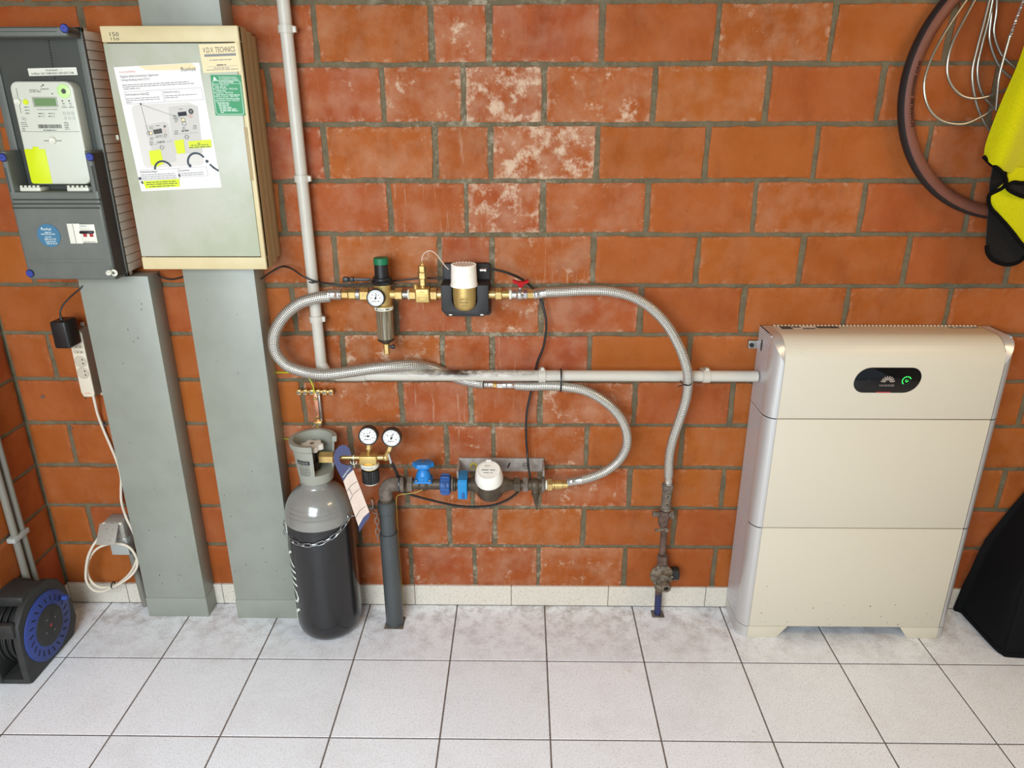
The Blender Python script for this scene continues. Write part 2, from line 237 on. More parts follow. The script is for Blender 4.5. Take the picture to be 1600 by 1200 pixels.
# ------------------------------------------------------------ mesh helpers
class MB:
    def __init__(s): s.v = []; s.f = []; s.m = []; s.mats = []; s.uv = {}; s.sm = []
    def mi(s, mt):
        mt = M[mt] if isinstance(mt, str) else mt
        if mt not in s.mats: s.mats.append(mt)
        return s.mats.index(mt)
    def add(s, vs, fs, mt, uvs=None):
        o = len(s.v); k = s.mi(mt); s.v += [Vector(v) for v in vs]
        for i, f in enumerate(fs):
            if uvs: s.uv[len(s.f)] = uvs[i]
            s.f.append([a+o for a in f]); s.m.append(k)
        return s
    def bm(s, b, mt):
        b.verts.index_update(); s.add([v.co.copy() for v in b.verts], [[v.index for v in f.verts] for f in b.faces], mt); b.free(); return s
    def box(s, x0, x1, y0, y1, z0, z1, mt, bev=0, seg=2, fr=None):
        b = bmesh.new(); bmesh.ops.create_cube(b, size=1)
        for v in b.verts:
            v.co = Vector(((x0+x1)/2+v.co.x*abs(x1-x0), (y0+y1)/2+v.co.y*abs(y1-y0), (z0+z1)/2+v.co.z*abs(z1-z0)))
        if bev: bmesh.ops.bevel(b, geom=b.edges[:], offset=bev, segments=seg, profile=.5, affect='EDGES')
        if fr is not None:
            for v in b.verts: v.co = fr @ v.co
        return s.bm(b, mt)
    def prism(s, poly, fr, t0, t1, mt, bev=0, seg=2, allb=False):
        """poly in (u,v) of frame fr (4x4: columns u,v,n,origin), extruded along n from t0 to t1"""
        b = bmesh.new(); lo = [b.verts.new(fr @ Vector((p[0], p[1], t0))) for p in poly]; hi = [b.verts.new(fr @ Vector((p[0], p[1], t1))) for p in poly]
        b.faces.new(lo[::-1]); top = b.faces.new(hi); n = len(poly)
        for i in range(n): b.faces.new((lo[i], lo[(i+1) % n], hi[(i+1) % n], hi[i]))
        bmesh.ops.recalc_face_normals(b, faces=b.faces[:])
        if bev: bmesh.ops.bevel(b, geom=(b.edges[:] if allb else list(top.edges)), offset=bev, segments=seg, profile=.5, affect='EDGES')
        return s.bm(b, mt)
    def lathe(s, prof, o, ax, mt, seg=28, ref=None, a0=0, a1=2*pi):
        o = Vector(o); ax = Vector(ax).normalized(); r = Vector(ref) if ref else (Vector((1, 0, 0)) if abs(ax.x) < .9 else Vector((0, 0, 1)))
        u = (r-ax*r.dot(ax)).normalized(); w = ax.cross(u); full = abs(a1-a0-2*pi) < 1e-6; n = seg if full else seg+1
        vs = []; fs = []
        for (rr, h) in prof:
            for i in range(n):
                a = a0+(a1-a0)*i/seg; vs.append(o+ax*h+(u*cos(a)+w*sin(a))*max(rr, 1e-5))
        for j in range(len(prof)-1):
            for i in range(seg):
                i2 = (i+1) % n; fs.append((j*n+i, j*n+i2, (j+1)*n+i2, (j+1)*n+i))
        return s.add(vs, fs, mt)
    def cyl(s, p0, p1, r0, mt, r1=None, seg=24, bev=0, ref=None):
        p0 = Vector(p0); p1 = Vector(p1); L = (p1-p0).length; r1 = r0 if r1 is None else r1
        if bev: pr = [(0, 0), (r0-bev, 0), (r0, bev), (r1, L-bev), (r1-bev, L), (0, L)]
        else: pr = [(0, 0), (r0, 0), (r1, L), (0, L)]
        return s.lathe(pr, p0, p1-p0, mt, seg, ref)
    def hexn(s, p0, p1, r, mt, bev=.0012): return s.cyl(p0, p1, r*1.12, mt, seg=6, bev=bev)
    def tube(s, pts, r, mt, seg=10, closed=False, cap=True):
        pts = [Vector(p) for p in pts]; n = len(pts); rs = r if isinstance(r, (list, tuple)) else [r]*n
        T = []
        for i in range(n):
            a = pts[(i-1) % n] if (closed or i > 0) else pts[i]; b = pts[(i+1) % n] if (closed or i < n-1) else pts[i]
            t = b-a; T.append(t.normalized() if t.length > 1e-9 else Vector((0, 0, 1)))
        nrm = T[0].orthogonal().normalized(); vs = []; L = [0]
        for i in range(n):
            if i: L.append(L[-1]+(pts[i]-pts[i-1]).length); nrm = (nrm-T[i]*nrm.dot(T[i])).normalized()
            bi = T[i].cross(nrm)
            for k in range(seg): a = 2*pi*k/seg; vs.append(pts[i]+(nrm*cos(a)+bi*sin(a))*rs[i])
        fs = []; uv = []
        m = n if closed else n-1
        for i in range(m):
            j = (i+1) % n; lj = L[j] if j else L[-1]+(pts[0]-pts[-1]).length
            for k in range(seg):
                k2 = (k+1) % seg; fs.append((i*seg+k, i*seg+k2, j*seg+k2, j*seg+k)); uv.append(((k/seg, L[i]), ((k+1)/seg, L[i]), ((k+1)/seg, lj), (k/seg, lj)))
        if cap and not closed:
            fs.append(tuple(range(seg))[::-1]); uv.append([(0, 0)]*seg); fs.append(tuple((n-1)*seg+k for k in range(seg))); uv.append([(0, 0)]*seg)
        return s.add(vs, fs, mt, uv)
    def sphere(s, c, r, mt, sc=(1, 1, 1), seg=20):
        b = bmesh.new(); bmesh.ops.create_uvsphere(b, u_segments=seg, v_segments=seg//2, radius=r)
        for v in b.verts: v.co = Vector(c)+Vector((v.co.x*sc[0], v.co.y*sc[1], v.co.z*sc[2]))
        return s.bm(b, mt)
    def build(s, name, parent=None, loc=None, sharp=35, smooth=True):
        me = bpy.data.meshes.new(name)
        if parent is not None: off = Vector(parent['_o'])
        elif loc is not None: off = Vector(loc)
        else:
            lo = Vector([min(v[i] for v in s.v) for i in range(3)]); hi = Vector([max(v[i] for v in s.v) for i in range(3)]); off = (lo+hi)/2
        me.from_pydata([v-off for v in s.v], [], s.f)
        for mt in s.mats: me.materials.append(mt)
        me.polygons.foreach_set('material_index', s.m)
        if s.uv:
            ul = me.uv_layers.new(name='UVMap')
            for p in me.polygons:
                if p.index in s.uv:
                    for li, q in zip(p.loop_indices, s.uv[p.index]): ul.data[li].uv = q
        b = bmesh.new(); b.from_mesh(me); bmesh.ops.remove_doubles(b, verts=b.verts, dist=1e-6) if s.uv == {} and s.__dict__.get('weld', False) else None
        bmesh.ops.recalc_face_normals(b, faces=b.faces) if not s.__dict__.get('keepn', False) else None
        b.to_mesh(me); b.free()
        if smooth:
            me.polygons.foreach_set('use_smooth', [True]*len(me.polygons)); me.set_sharp_from_angle(angle=radians(sharp))
        me.update()
        o = bpy.data.objects.new(name, me); COL.objects.link(o)
        if parent is not None: o.parent = parent; o['_o'] = list(off)
        else: o.location = off; o['_o'] = list(off)
        return o
def frame(o, u=(1, 0, 0), v=(0, 0, 1)):
    u = Vector(u).normalized(); v = Vector(v); v = (v-u*v.dot(u)).normalized(); n = u.cross(v); o = Vector(o)
    return Matrix(((u.x, v.x, n.x, o.x), (u.y, v.y, n.y, o.y), (u.z, v.z, n.z, o.z), (0, 0, 0, 1)))
def rrect(x0, y0, x1, y1, r, k=5):
    out = []
    for cx, cy, a in ((x1-r, y1-r, 0), (x0+r, y1-r, 90), (x0+r, y0+r, 180), (x1-r, y0+r, 270)):
        for i in range(k+1): t = radians(a+90*i/k); out.append((cx+r*cos(t), cy+r*sin(t)))
    return out
_tc = {}
def text_geo(body):
    if body not in _tc:
        cu = bpy.data.curves.new('t', 'FONT'); cu.body = body; cu.size = 1; cu.resolution_u = 2
        ob = bpy.data.objects.new('t', cu); COL.objects.link(ob); dg = bpy.context.evaluated_depsgraph_get(); me = ob.evaluated_get(dg).to_mesh()
        vs = [(v.co.x, v.co.y) for v in me.vertices]; fs = [tuple(p.vertices) for p in me.polygons]
        ob.evaluated_get(dg).to_mesh_clear(); bpy.data.objects.remove(ob); bpy.data.curves.remove(cu)
        x0 = min(v[0] for v in vs); x1 = max(v[0] for v in vs); _tc[body] = ([(v[0]-x0, v[1]) for v in vs], fs, x1-x0)
    return _tc[body]
class Art:      # flat printing on a surface
    def __init__(s, mb, fr, eps=.0003, fn=None): s.mb = mb; s.fr = fr; s.e = eps; s.fn = fn
    def emit(s, pts, fs, mt, k):
        if not s.fn: s.mb.add([s.P(x, y, k) for x, y in pts], fs, mt); return
        tri = []                       # curved surface: cut the print into small pieces that follow it
        for f in fs:
            for i in range(1, len(f)-1): tri.append((pts[f[0]], pts[f[i]], pts[f[i+1]]))
        out = []
        while tri:
            a, b, c = tri.pop(); L3 = [(math.dist(a, b), 0), (math.dist(b, c), 1), (math.dist(c, a), 2)]; m_, w = max(L3)
            if m_ < .007: out.append((a, b, c)); continue
            if w == 1: a, b, c = b, c, a
            elif w == 2: a, b, c = c, a, b
            q = ((a[0]+b[0])/2, (a[1]+b[1])/2); tri += [(a, q, c), (q, b, c)]
        vs = [s.P(x, y, k) for t3 in out for x, y in t3]; s.mb.add(vs, [(3*i, 3*i+1, 3*i+2) for i in range(len(out))], mt)
    def P(s, x, y, k): return s.fn(x, y, k*s.e) if s.fn else s.fr @ Vector((x, y, k*s.e))
    def poly(s, pts, mt, k=1): s.emit(pts, [tuple(range(len(pts)))], mt, k)
    def rect(s, x0, y0, x1, y1, mt, k=1): s.poly([(x0, y0), (x1, y0), (x1, y1), (x0, y1)], mt, k)
    def disc(s, cx, cy, r, mt, k=1, n=24, ry=None): s.poly([(cx+r*cos(2*pi*i/n), cy+(ry or r)*sin(2*pi*i/n)) for i in range(n)], mt, k)
    def ring(s, cx, cy, r, w, mt, k=1, n=24, a0=0, a1=360):
        a = [radians(a0+(a1-a0)*i/n) for i in range(n+1)]
        vs = [s.P(cx+r*cos(t), cy+r*sin(t), k) for t in a]+[s.P(cx+(r-w)*cos(t), cy+(r-w)*sin(t), k) for t in a]
        s.mb.add(vs, [(i, i+1, n+2+i, n+1+i) for i in range(n)], mt)
    def line(s, x0, y0, x1, y1, w, mt, k=1):
        d = Vector((x1-x0, y1-y0)); d.normalize(); q = Vector((-d.y, d.x))*w/2
        s.poly([(x0-q.x, y0-q.y), (x1-q.x, y1-q.y), (x1+q.x, y1+q.y), (x0+q.x, y0+q.y)], mt, k)
    def box(s, x0, y0, x1, y1, w, mt, k=1):
        s.rect(x0, y0, x1, y0+w, mt, k); s.rect(x0, y1-w, x1, y1, mt, k); s.rect(x0, y0, x0+w, y1, mt, k); s.rect(x1-w, y0, x1, y1, mt, k)
    def text(s, body, x, y, size, mt, k=2, al='L', width=None, rot=0):
        vs, fs, w = text_geo(body); sx = size if width is None else width/w
        ox = {'L': 0, 'C': -w*sx/2, 'R': -w*sx}[al]; ca, sa = cos(rot), sin(rot)
        pts = [(vx*sx+ox, vy*size) for vx, vy in vs]
        s.emit([(x+a*ca-b*sa, y+a*sa+b*ca) for a, b in pts], fs, mt, k)
    def words(s, x0, y, x1, h, mt, k=2, seed=0, slope=0):        # a line of print too small to read
        rnd = random.Random(seed); x = x0
        while x < x1-h*.6:
            w = min(rnd.uniform(1.2, 5)*h, x1-x); s.rect(x, y, x+w, y+h*.62, mt, k); x += w+h*.6
def spline(pts, n=8, closed=False):
    P = [Vector(p) for p in pts]; out = []; N = len(P)
    g = lambda i: P[i % N] if closed else (P[max(0, min(N-1, i))])
    for i in range(N if closed else N-1):
        a, b, c, d = g(i-1), g(i), g(i+1), g(i+2)
        for k in range(n):
            t = k/n; out.append(.5*((2*b)+(c-a)*t+(2*a-5*b+4*c-d)*t*t+(3*b-a-3*c+d)*t**3))
    if not closed: out.append(P[-1])
    return out
def WP(l, n=8): return spline([W(*p) for p in l], n)
def tag(o, label=None, cat=None, group=None, kind=None):
    if label: o['label'] = label
    if cat: o['category'] = cat
    if group: o['group'] = group
    if kind: o['kind'] = kind
    return o
def thing(name, loc, label, cat, group=None):
    o = bpy.data.objects.new(name, None); COL.objects.link(o); o.location = loc; o['_o'] = list(loc); o.empty_display_size = .05
    return tag(o, label, cat, group)
X = Vector((1, 0, 0)); Z = Vector((0, 0, 1)); OUT = Vector((0, -1, 0))

# ============================================================ SETTING
ROWZ = [1.854-.1473*k for k in range(-5, 13)]     # mortar lines
def wall_bricks(mb, tints, wears, joints_of, to3, u0, u1, stain):
    for ri in range(len(ROWZ)-1):
        k = ri-5; zt = ROWZ[ri]-.0062; zb = ROWZ[ri+1]+.0062
        if k == 11: zb = .075
        js = [u0]+[j for j in joints_of(k) if u0+.03 < j < u1-.03]+[u1]
        for a, b in zip(js, js[1:]):
            rnd = random.Random(int(a*1000)*31+k*7+int(u1*10)); x0 = a+.0078; x1 = b-.0078
            if a == u0: x0 = u0+.006
            if b == u1: x1 = u1-.006
            st = stain((x0+x1)/2, (zt+zb)/2, rnd); tn = (rnd.random(), (rnd.random() if -.75 < (x0+x1)/2 < .3 else .6*rnd.random()**2), rnd.random())
            per = []
            def side(p, q):
                n = max(2, int((Vector(q)-Vector(p)).length/.022))
                for i in range(n): t = i/n; per.append((p[0]+(q[0]-p[0])*t, p[1]+(q[1]-p[1])*t))
            c = [(x0+rnd.uniform(-.002, .002), zb+rnd.uniform(-.0015, .0015)), (x1+rnd.uniform(-.002, .002), zb+rnd.uniform(-.0015, .0015)), (x1+rnd.uniform(-.002, .002), zt+rnd.uniform(-.0015, .0015)), (x0+rnd.uniform(-.002, .002), zt+rnd.uniform(-.0015, .0015))]
            for i in range(4): side(c[i], c[(i+1) % 4])
            per = [(x+rnd.gauss(0, .0009), z+rnd.gauss(0, .0009)) for x, z in per]; n = len(per)
            dpt = rnd.uniform(-.0005, .001)
            def inset(d): return [(min(max(x, x0+d), x1-d), min(max(z, zb+d), zt-d)) for x, z in per]
            rings = [(per, -.006, 1), (per, .0-.002+dpt, 1), (inset(.0035), dpt, .9), (inset(.016), dpt, 0), (inset(.03), dpt, 0)]
            base = len(mb.v)
            for pts, d, e in rings:
                for (x, z) in pts:
                    mb.v.append(to3(x, z, d)); tints.append((tn[0], tn[1], tn[2], 1)); wears.append((st[0], e, st[1], 1))
            bi = mb.mi('brick')
            for r in range(4):
                for i in range(n): j = (i+1) % n; mb.f.append([base+r*n+i, base+r*n+j, base+(r+1)*n+j, base+(r+1)*n+i]); mb.m.append(bi)
            mb.f.append([base+4*n+i for i in range(n)]); mb.m.append(bi)
def attr(o, name, vals):
    a = o.data.color_attributes.new(name, 'FLOAT_COLOR', 'POINT')
    for i, v in enumerate(vals): a.data[i].color = v
EV = [-1.725, -1.43, -1.143, -.84, -.54, -.238, -.088, .204, .502, .796, 1.096, 1.388, 1.68, 1.97, 2.27, 2.56, 2.86]
OD = [-1.57, -1.275, -.975, -.675, -.372, -.157, .057, .348, .646, .945, 1.242, 1.535, 1.83, 2.12, 2.42, 2.71]
def stain_back(x, z, r):
    if x > .25: s = .22*r.random()+(.25 if (r.random() < .25 and z > 1.2) else 0); d = 0
    elif x > -.75: s = .45+.35*r.random(); d = .9 if -.3 < x < .15 and .45 < z < 1.75 else .25
    else: s = .12*r.random(); d = 0
    for sx, sz, rr, k in ((-.06, 1.63, .12, .92), (.06, 1.48, .10, .95), (.2, 1.63, .1, .7), (.04, 1.27, .1, .85), (.66, 1.78, .1, .62), (-.58, 1.6, .1, .6), (-.12, 1.27, .06, .8), (.02, .38, .1, .7)):
        if abs(x-sx) < rr+.03 and abs(z-sz) < .07: s = max(s, k)
    return (s, d)
mb = MB(); tn = []; wr = []; mb.keepn = True
wall_bricks(mb, tn, wr, lambda k: EV if k % 2 == 0 else OD, lambda x, z, d: Vector((x, -d, z)), -1.562, 3.0, stain_back)
n0 = len(mb.v); mb.add([(-1.562, .004, 0), (3.0, .004, 0), (3.0, .004, 2.6), (-1.562, .004, 2.6)], [(0, 1, 2, 3)], 'mortar')
mb.box(-1.7, 3.1, .006, .12, 0, 2.6, 'mortar'); tn += [(0, 0, 0, 1)]*(len(mb.v)-n0); wr += [(0, 0, 0, 1)]*(len(mb.v)-n0)
o = mb.build('wall_back', loc=(0, 0, 0)); attr(o, 'tint', tn); attr(o, 'wear', wr); tag(o, kind='structure')
mb = MB(); tn = []; wr = []; mb.keepn = True
wall_bricks(mb, tn, wr, lambda k: [-.14-.2947*i for i in range(-1, 8)][::-1] if k % 2 == 1 else [-.29-.2947*i for i in range(8)][::-1], lambda y, z, d: Vector((-1.562+d, y, z)), -2.2, 0.0, lambda x, z, r: (.1*r.random(), 0))
n0 = len(mb.v); mb.add([(-1.566, -2.2, 0), (-1.566, 0.004, 0), (-1.566, 0.004, 2.6), (-1.566, -2.2, 2.6)], [(0, 1, 2, 3)], 'mortar')
mb.box(-1.7, -1.568, -4.6, .006, 0, 2.6, 'mortar'); tn += [(0, 0, 0, 1)]*(len(mb.v)-n0); wr += [(0, 0, 0, 1)]*(len(mb.v)-n0)
o = mb.build('wall_left', loc=(0, 0, 0)); attr(o, 'tint', tn); attr(o, 'wear', wr); tag(o, kind='structure')
tag(MB().box(3.0, 3.1, -4.6, 0, 0, 2.6, 'plaster').build('wall_right', loc=(0, 0, 0)), kind='structure')
tag(MB().box(-1.7, 3.1, -4.6, .12, 2.45, 2.6, 'plaster').build('ceiling', loc=(0, 0, 0)), kind='structure')
# floor tiles
mb = MB(); tn = []; x0t = .08044; y0t = -.27459
n0 = 0
for j in range(-1, 14):
    for i in range(-7, 10):
        ax = x0t+i*.3; bx = ax+.3; by = y0t-(j)*.3; ay = by-.3
        ax = max(ax, -1.562); by = min(by, 0.0)
        if bx <= ax or by <= ay: continue
        r = random.random(); q = len(mb.v); mb.box(ax+.0022, bx-.0022, ay+.0022, by-.0022, -.008, 0, 'tile', bev=.0008, seg=1); tn += [(r, 0, 0, 1)]*(len(mb.v)-q)
q = len(mb.v); mb.box(-1.7, 3.1, -4.6, .12, -.1, -.0012, 'grout'); tn += [(0, 0, 0, 1)]*(len(mb.v)-q)
o = mb.build('floor', loc=(0, 0, 0)); attr(o, 'tint', tn); tag(o, kind='structure')
# skirting tiles
mb = MB(); j = -.0335; xs = [j+.3303*i for i in range(-4, 9)]; xs = [-1.562]+[x for x in xs if x > -1.56]+[2.9]
for a, b in zip(xs, xs[1:]): mb.box(a+.001, b-.001, -.009, 0.003, .003, .0795, 'skirt', bev=.0015, seg=1)
mb.box(-1.562, 2.9, -.0075, 0, .001, .078, 'grout')
tag(mb.build('baseboard_back', loc=(0, 0, 0)), kind='structure')
mb = MB()
for i in range(6): mb.box(-1.562, -1.553, -.011-.33*(i+1)+.001, -.011-.33*i-.001, .003, .0795, 'skirt', bev=.0015, seg=1)
mb.box(-1.562, -1.5545, -2.0, -.0095, .001, .078, 'grout')
tag(mb.build('baseboard_left', loc=(0, 0, 0)), kind='structure')

# ============================================================ GREY STEEL DUCTS
def duct(x0, x1, yf, label, ztop, zt0, specks):
    t = thing('steel_duct', ((x0+x1)/2, yf/2, 0), label, 'cable duct')
    mb = MB(); mb.box(x0, x1, yf, -.0005, .072, ztop, 'duct', bev=.0015)
    r = random.Random(specks); a = Art(mb, frame((x0, yf, 0)))
    for i in range(22): a.disc(r.uniform(.01, x1-x0-.01), r.uniform(.1, zt0), r.uniform(.0005, .0016), 'speck', 1, 6, r.uniform(.0005, .003))
    mb.build('body', t)
    MB().box(x0-.0015, x1+.0015, yf-.002, -.0005, 0, .073, 'duct', bev=.0015).build('foot_sleeve', t)
    return t
duct(-1.252, -1.052, -.075, 'grey steel cable duct rising from floor to under the dark grey meter cabinet', 1.160, 1.1, 3)
duct(-.949, -.748, -.081, 'grey steel cable duct rising beside the gas cylinder to the cream fuse cabinet', W(320, 421, .145).z-.002, 1.1, 9)
t = thing('steel_duct', (-.8485, -.04, W(260, 40, .145).z+.002), 'short visible grey steel duct leaving the top of the cream fuse cabinet', 'cable duct')
MB().box(-.949, -.748, -.081, -.0005, W(260, 40, .145).z+.002, 2.44, 'duct', bev=.0015).build('body', t)

# ============================================================ METER CABINET (dark grey)
mx0, mx1, mz0, mz1 = -1.345, -1.097, 1.163, 1.790
t = thing('meter_cabinet', (-1.22, -.08, 1.17), 'dark grey wall cabinet with open window around the digital electricity meter', 'meter cabinet')
mb = MB(); mb.box(mx0+.004, mx1-.004, -.083, -.06, mz0, mz1, 'ribbed'); mb.box(mx0+.012, mx1-.012, -.06, -.001, mz0+.01, mz1-.01, 'ribbed')
for i in range(27): z = mz0+.012+i*.0226; mb.box(mx0+.004, mx1+.0005, -.0825, -.004, z, z+.0212, 'ribbed', bev=.0016)
mb.box(mx0+.006, mx1-.006, -.086, -.083, mz0+.004, mz1-.004, 'cabdark')
mb.build('base_box', t)
yR, yF = -.09, -.152
fz = frame((0, yR, 0))
arm = W(140, 236, .152).z; cut = W(80, 300, .152).z; ox0, ox1 = mx0+.024, W(141, 290, .152).x
mb = MB()
# rim frame that the window sits in
for a, b, c, d in ((mx0, mx1, mz0, mz0+.012), (mx0, mx1, mz1-.012, mz1), (mx0, mx0+.02, mz0, mz1), (mx1-.016, mx1, mz0, mz1)): mb.box(a, b, -.094, -.083, c, d, 'cabgrey', bev=.0015)
# lower hood with two arms beside the window
def hood(mb, poly, dz): mb.prism(poly, frame((0, 0, 0)), .09, .152, 'cabgrey', bev=.006, seg=3)
ax0, ax1 = mx0+.008, mx1-.004
poly = [(ax0, mz0+.004), (ax1, mz0+.004), (ax1, arm), (ox1, arm), (ox1, cut), (ox0, cut), (ox0, arm), (ax0, arm)]
hood(mb, poly, 0)
# shade on the hood's right flank, put in as a darker grey sheet
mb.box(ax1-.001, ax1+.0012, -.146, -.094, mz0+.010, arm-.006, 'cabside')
# top bar
tb0 = W(90, 57, .152).z
mb.prism([(ax0, tb0), (ax1, tb0), (ax1, mz1-.004), (ax0, mz1-.004)], frame((0, 0, 0)), .09, .152, 'cabgrey', bev=.006, seg=3)
mb.box(ax1-.001, ax1+.0012, -.146, -.094, tb0+.008, mz1-.012, 'cabside')  # top bar's right flank, shade painted as on the hood
a = Art(mb, frame((0, yF, 0)))
for py in (312, 318.5, 325): z = W(80, py, .152).z; mb.cyl((W(20, py, .152).x, -.1515, z), (W(156, py, .152).x, -.1515, z), .0022, 'cabdark', seg=8)
for pa, pb in (((8, 262), (17, 300)), ((143, 259), (151, 299))): mb.cyl(W(*pa, .1515), W(*pb, .1515), .0022, 'cabdark', seg=8)
for py in (405, 411): z = W(80, py, .152).z; mb.box(W(44, py, .152).x, W(160, py, .152).x, -.1526, -.1518, z, z+.0012, 'cabgrey')
for dz in (0, .009): mb.box(mx0+.02, W(88, 46, .152).x, -.1526, -.151, tb0+.010+dz, tb0+.0115+dz, 'cabdark')
mb.build('cover', t)
mb = MB(); mb.box(mx0+.02, mx1-.017, -.0875, -.0862, cut-.03, tb0+.01, 'cabdark')
a = Art(mb, frame((0, -.0876, 0)))
for i in range(14): p = W(76+i*.75, 64+i*4.5, .0876); a.disc(p.x, p.z, .0022, 'hole', 1, 10)
mb.build('back_plate', t)
mb = MB(); fr = frame(W(46, 119, .0895), W(128, 117, .0895)-W(46, 119, .0895)); mb.box(0, .125, 0, .018, 0, .0008, 'white', fr=fr); a = Art(mb, fr @ Matrix.Translation((0, 0, .0008)))
a.text('VOORNAAM  :  I', .045, .0105, .0055, 'ink'); a.text('E-MEter: 5411 4288 8620 1209 4275 7188', .008, .003, .0068, 'ink', width=.108)
mb.build('name_strip', t)
for p, c in (((101.5, 44.5), 'blueknob'), ((5, 246), 'blueknob'), ((141, 245), 'blueknob'), ((47.5, 427), 'blueknob')):
    q = W(*p, .154); mb = MB(); mb.cyl(q, q+OUT*.005, .0105, 'bluedark', bev=.002); mb.cyl(q+OUT*.004, q+OUT*.0062, .0085, 'blueknob', bev=.001)
    mb.box(q.x-.0025, q.x+.0025, q.y-.0068, q.y-.006, q.z-.001, q.z+.001, 'bluedark'); mb.build('cap_screw', t)
q = W(179, 426, .154); mb = MB(); mb.cyl(q, q+OUT*.005, .0095, 'white', bev=.002); mb.box(q.x-.005, q.x+.005, q.y-.0058, q.y-.0048, q.z-.0012, q.z+.0012, 'ink'); mb.box(q.x-.0012, q.x+.0012, q.y-.0058, q.y-.0048, q.z-.005, q.z+.005, 'ink')
q = W(171, 427, .162); mb.cyl(q, q+OUT*.004+Z*.004, .008, 'white', bev=.0015); mb.build('seal_screw', t)['label'] = 'white sealed screw'
for i, (px0, px1) in enumerate(((37, 68), (110, 143))):
    mb = MB(); p0 = W(px0, 297, .115); p1 = W(px1, 293, .115); mb.box(p0.x, p1.x, -.13, -.088, p0.z-.004, p0.z+.008, 'white', bev=.002)
    for k in range(5): mb.cyl((p0.x+.005+k*(p1.x-p0.x-.01)/4, -.128, p0.z+.008), (p0.x+.005+k*(p1.x-p0.x-.01)/4, -.128, p0.z+.013), .0035, 'white', seg=10)
    mb.build('terminal_block', t)
# sticker
c = W(76.5, 368, .1532); mb = MB(); mb.cyl(c, c+OUT*.0005, .0305, 'stickerblue', seg=40); a = Art(mb, frame(c+OUT*.0006))
a.text('fluvius', -.017, .014, .011, 'whiteink'); a.words(-.009, .008, .008, .0022, 'whiteink', seed=2); a.text('www.fluvius.be', -.020, .002, .0075, 'whiteink', width=.038)
a.words(-.010, -.004, .008, .002, 'whiteink', seed=5); a.text('0800 65 0 65', -.013, -.012, .008, 'whiteink', width=.030); a.words(-.013, -.016, .016, .002, 'whiteink', seed=3); a.text('078 35 35 34', -.010, -.0235, .008, 'whiteink', width=.028)
mb.build('sticker', t)['label'] = 'round blue sticker'
# circuit breaker
bt = thing('circuit_breaker', W(140, 380, .155), 'small two-pole breaker showing through the dark grey cabinet cover', 'circuit breaker')
q0 = W(115, 349, .157); q1 = W(122, 381, .157); q2 = W(165, 379, .157)
bx0, bx1, bz0, bz1 = -1.199, -1.127, W(140, 380, .156).z, W(140, 350, .156).z
mb = MB(); mb.box(bx0, bx0+.033, -.157, -.152, bz0-.001, bz1+.001, 'white', bev=.0008); mb.box(bx0+.0155, bx0+.0165, -.1575, -.1565, bz0, bz1, 'ink'); mb.build('blank_plate', bt)
mb = MB(); mb.box(bx0+.033, bx1, -.156, -.152, bz0+.001, bz1-.001, 'white', bev=.0008); a = Art(mb, frame((0, -.156, 0))); a.words(bx0+.036, bz1-.006, bx0+.052, .0025, 'stickerblue', seed=4); a.words(bx0+.036, bz0+.003, bx1-.003, .002, 'ink', seed=6); mb.build('casing', bt)
mb = MB(); mb.box(bx0+.034, bx1-.003, -.166, -.156, (bz0+bz1)/2+.001, (bz0+bz1)/2+.008, 'black', bev=.002)
for k in (0, 1): mb.box(bx0+.040+k*.017, bx0+.048+k*.017, -.160, -.155, (bz0+bz1)/2-.008, (bz0+bz1)/2+.002, 'redbar', bev=.001)
mb.build('switch_lever', bt)

# ------------------------------------------------------------ electricity meter
d = .125
mzt = (W(14, 128, d).z+W(104, 126, d).z)/2; mzb = W(100, 288, d).z; ml = W(49, 287, d).x; mr = W(143, 286, d).x
t = thing('electricity_meter', ((ml+mr)/2, -.09, mzb), 'white digital electricity meter with lime corner and green display inside grey cabinet', 'electricity meter')
Wm = mr-ml; Hm = mzt-mzb; mb = MB()
fr = frame((ml, -.0885, mzb)); mb.prism(rrect(0, 0, Wm, Hm, .02), fr, 0, d-.0885, 'meterw', bev=.004, seg=3)
fa = frame((ml, -d, mzb)); a = Art(mb, fa, .00025)
def mp(px, py): p = W(px, py, d); return (p.x-ml, p.z-mzb)
zl = mp(80, 206)[1]; a.rect(.004, zl, Wm-.004, zl+.0008, 'ink')
u, v = mp(57, 144); a.text('MODULE 21', u-.016, v+.004, .004, 'ink'); a.text('CE M21 0071', u-.018, v-.001, .0068, 'ink', width=.030)
u, v = mp(66, 135); a.disc(u-.002, v, .0015, 'inkdark', 2); a.disc(u+.003, v+.003, .002, 'inkdark', 2); a.text('SAGEMCOM', u-.006, v-.008, .005, 'ink', width=.021)
u, v = mp(82, 146.5); a.words(u-.003, v-.001, u+.004, .003, 'ink', seed=1)
u0, v0 = mp(54, 187+4); u0, v0 = mp(62, 201); 
r = random.Random(5); x = mp(60, 197)[0]; xe = mp(96, 197)[0]; vb = mp(80, 200.5)[1]; vt = mp(80, 194.5)[1]
while x < xe: w = r.choice((.0006, .0011, .0017)); a.rect(x, vb, x+w, vt, 'ink', 2); x += w+r.choice((.0006, .001))
a.words(mp(68, 203)[0], mp(68, 204)[1], mp(88, 203)[0], .003, 'ink', seed=8)
for r_ in range(2):
    for cc in range(2):
        u, v = mp(60+cc*16, 178+r_*4.5); a.words(u, v, u+.010, .003, 'ink', seed=r_*3+cc); a.ring(u+.014, v+.001, .0022, .0004, 'ink', 2, 10)
for k in range(3): u, v = mp(99+k*6.5, 177); a.box(u, v-.003, u+.006, v+.003, .0005, 'ink', 2); u, v = mp(101+k*6.5, 184.5); a.box(u, v-.003, u+.005, v+.003, .0004, 'ink', 2)
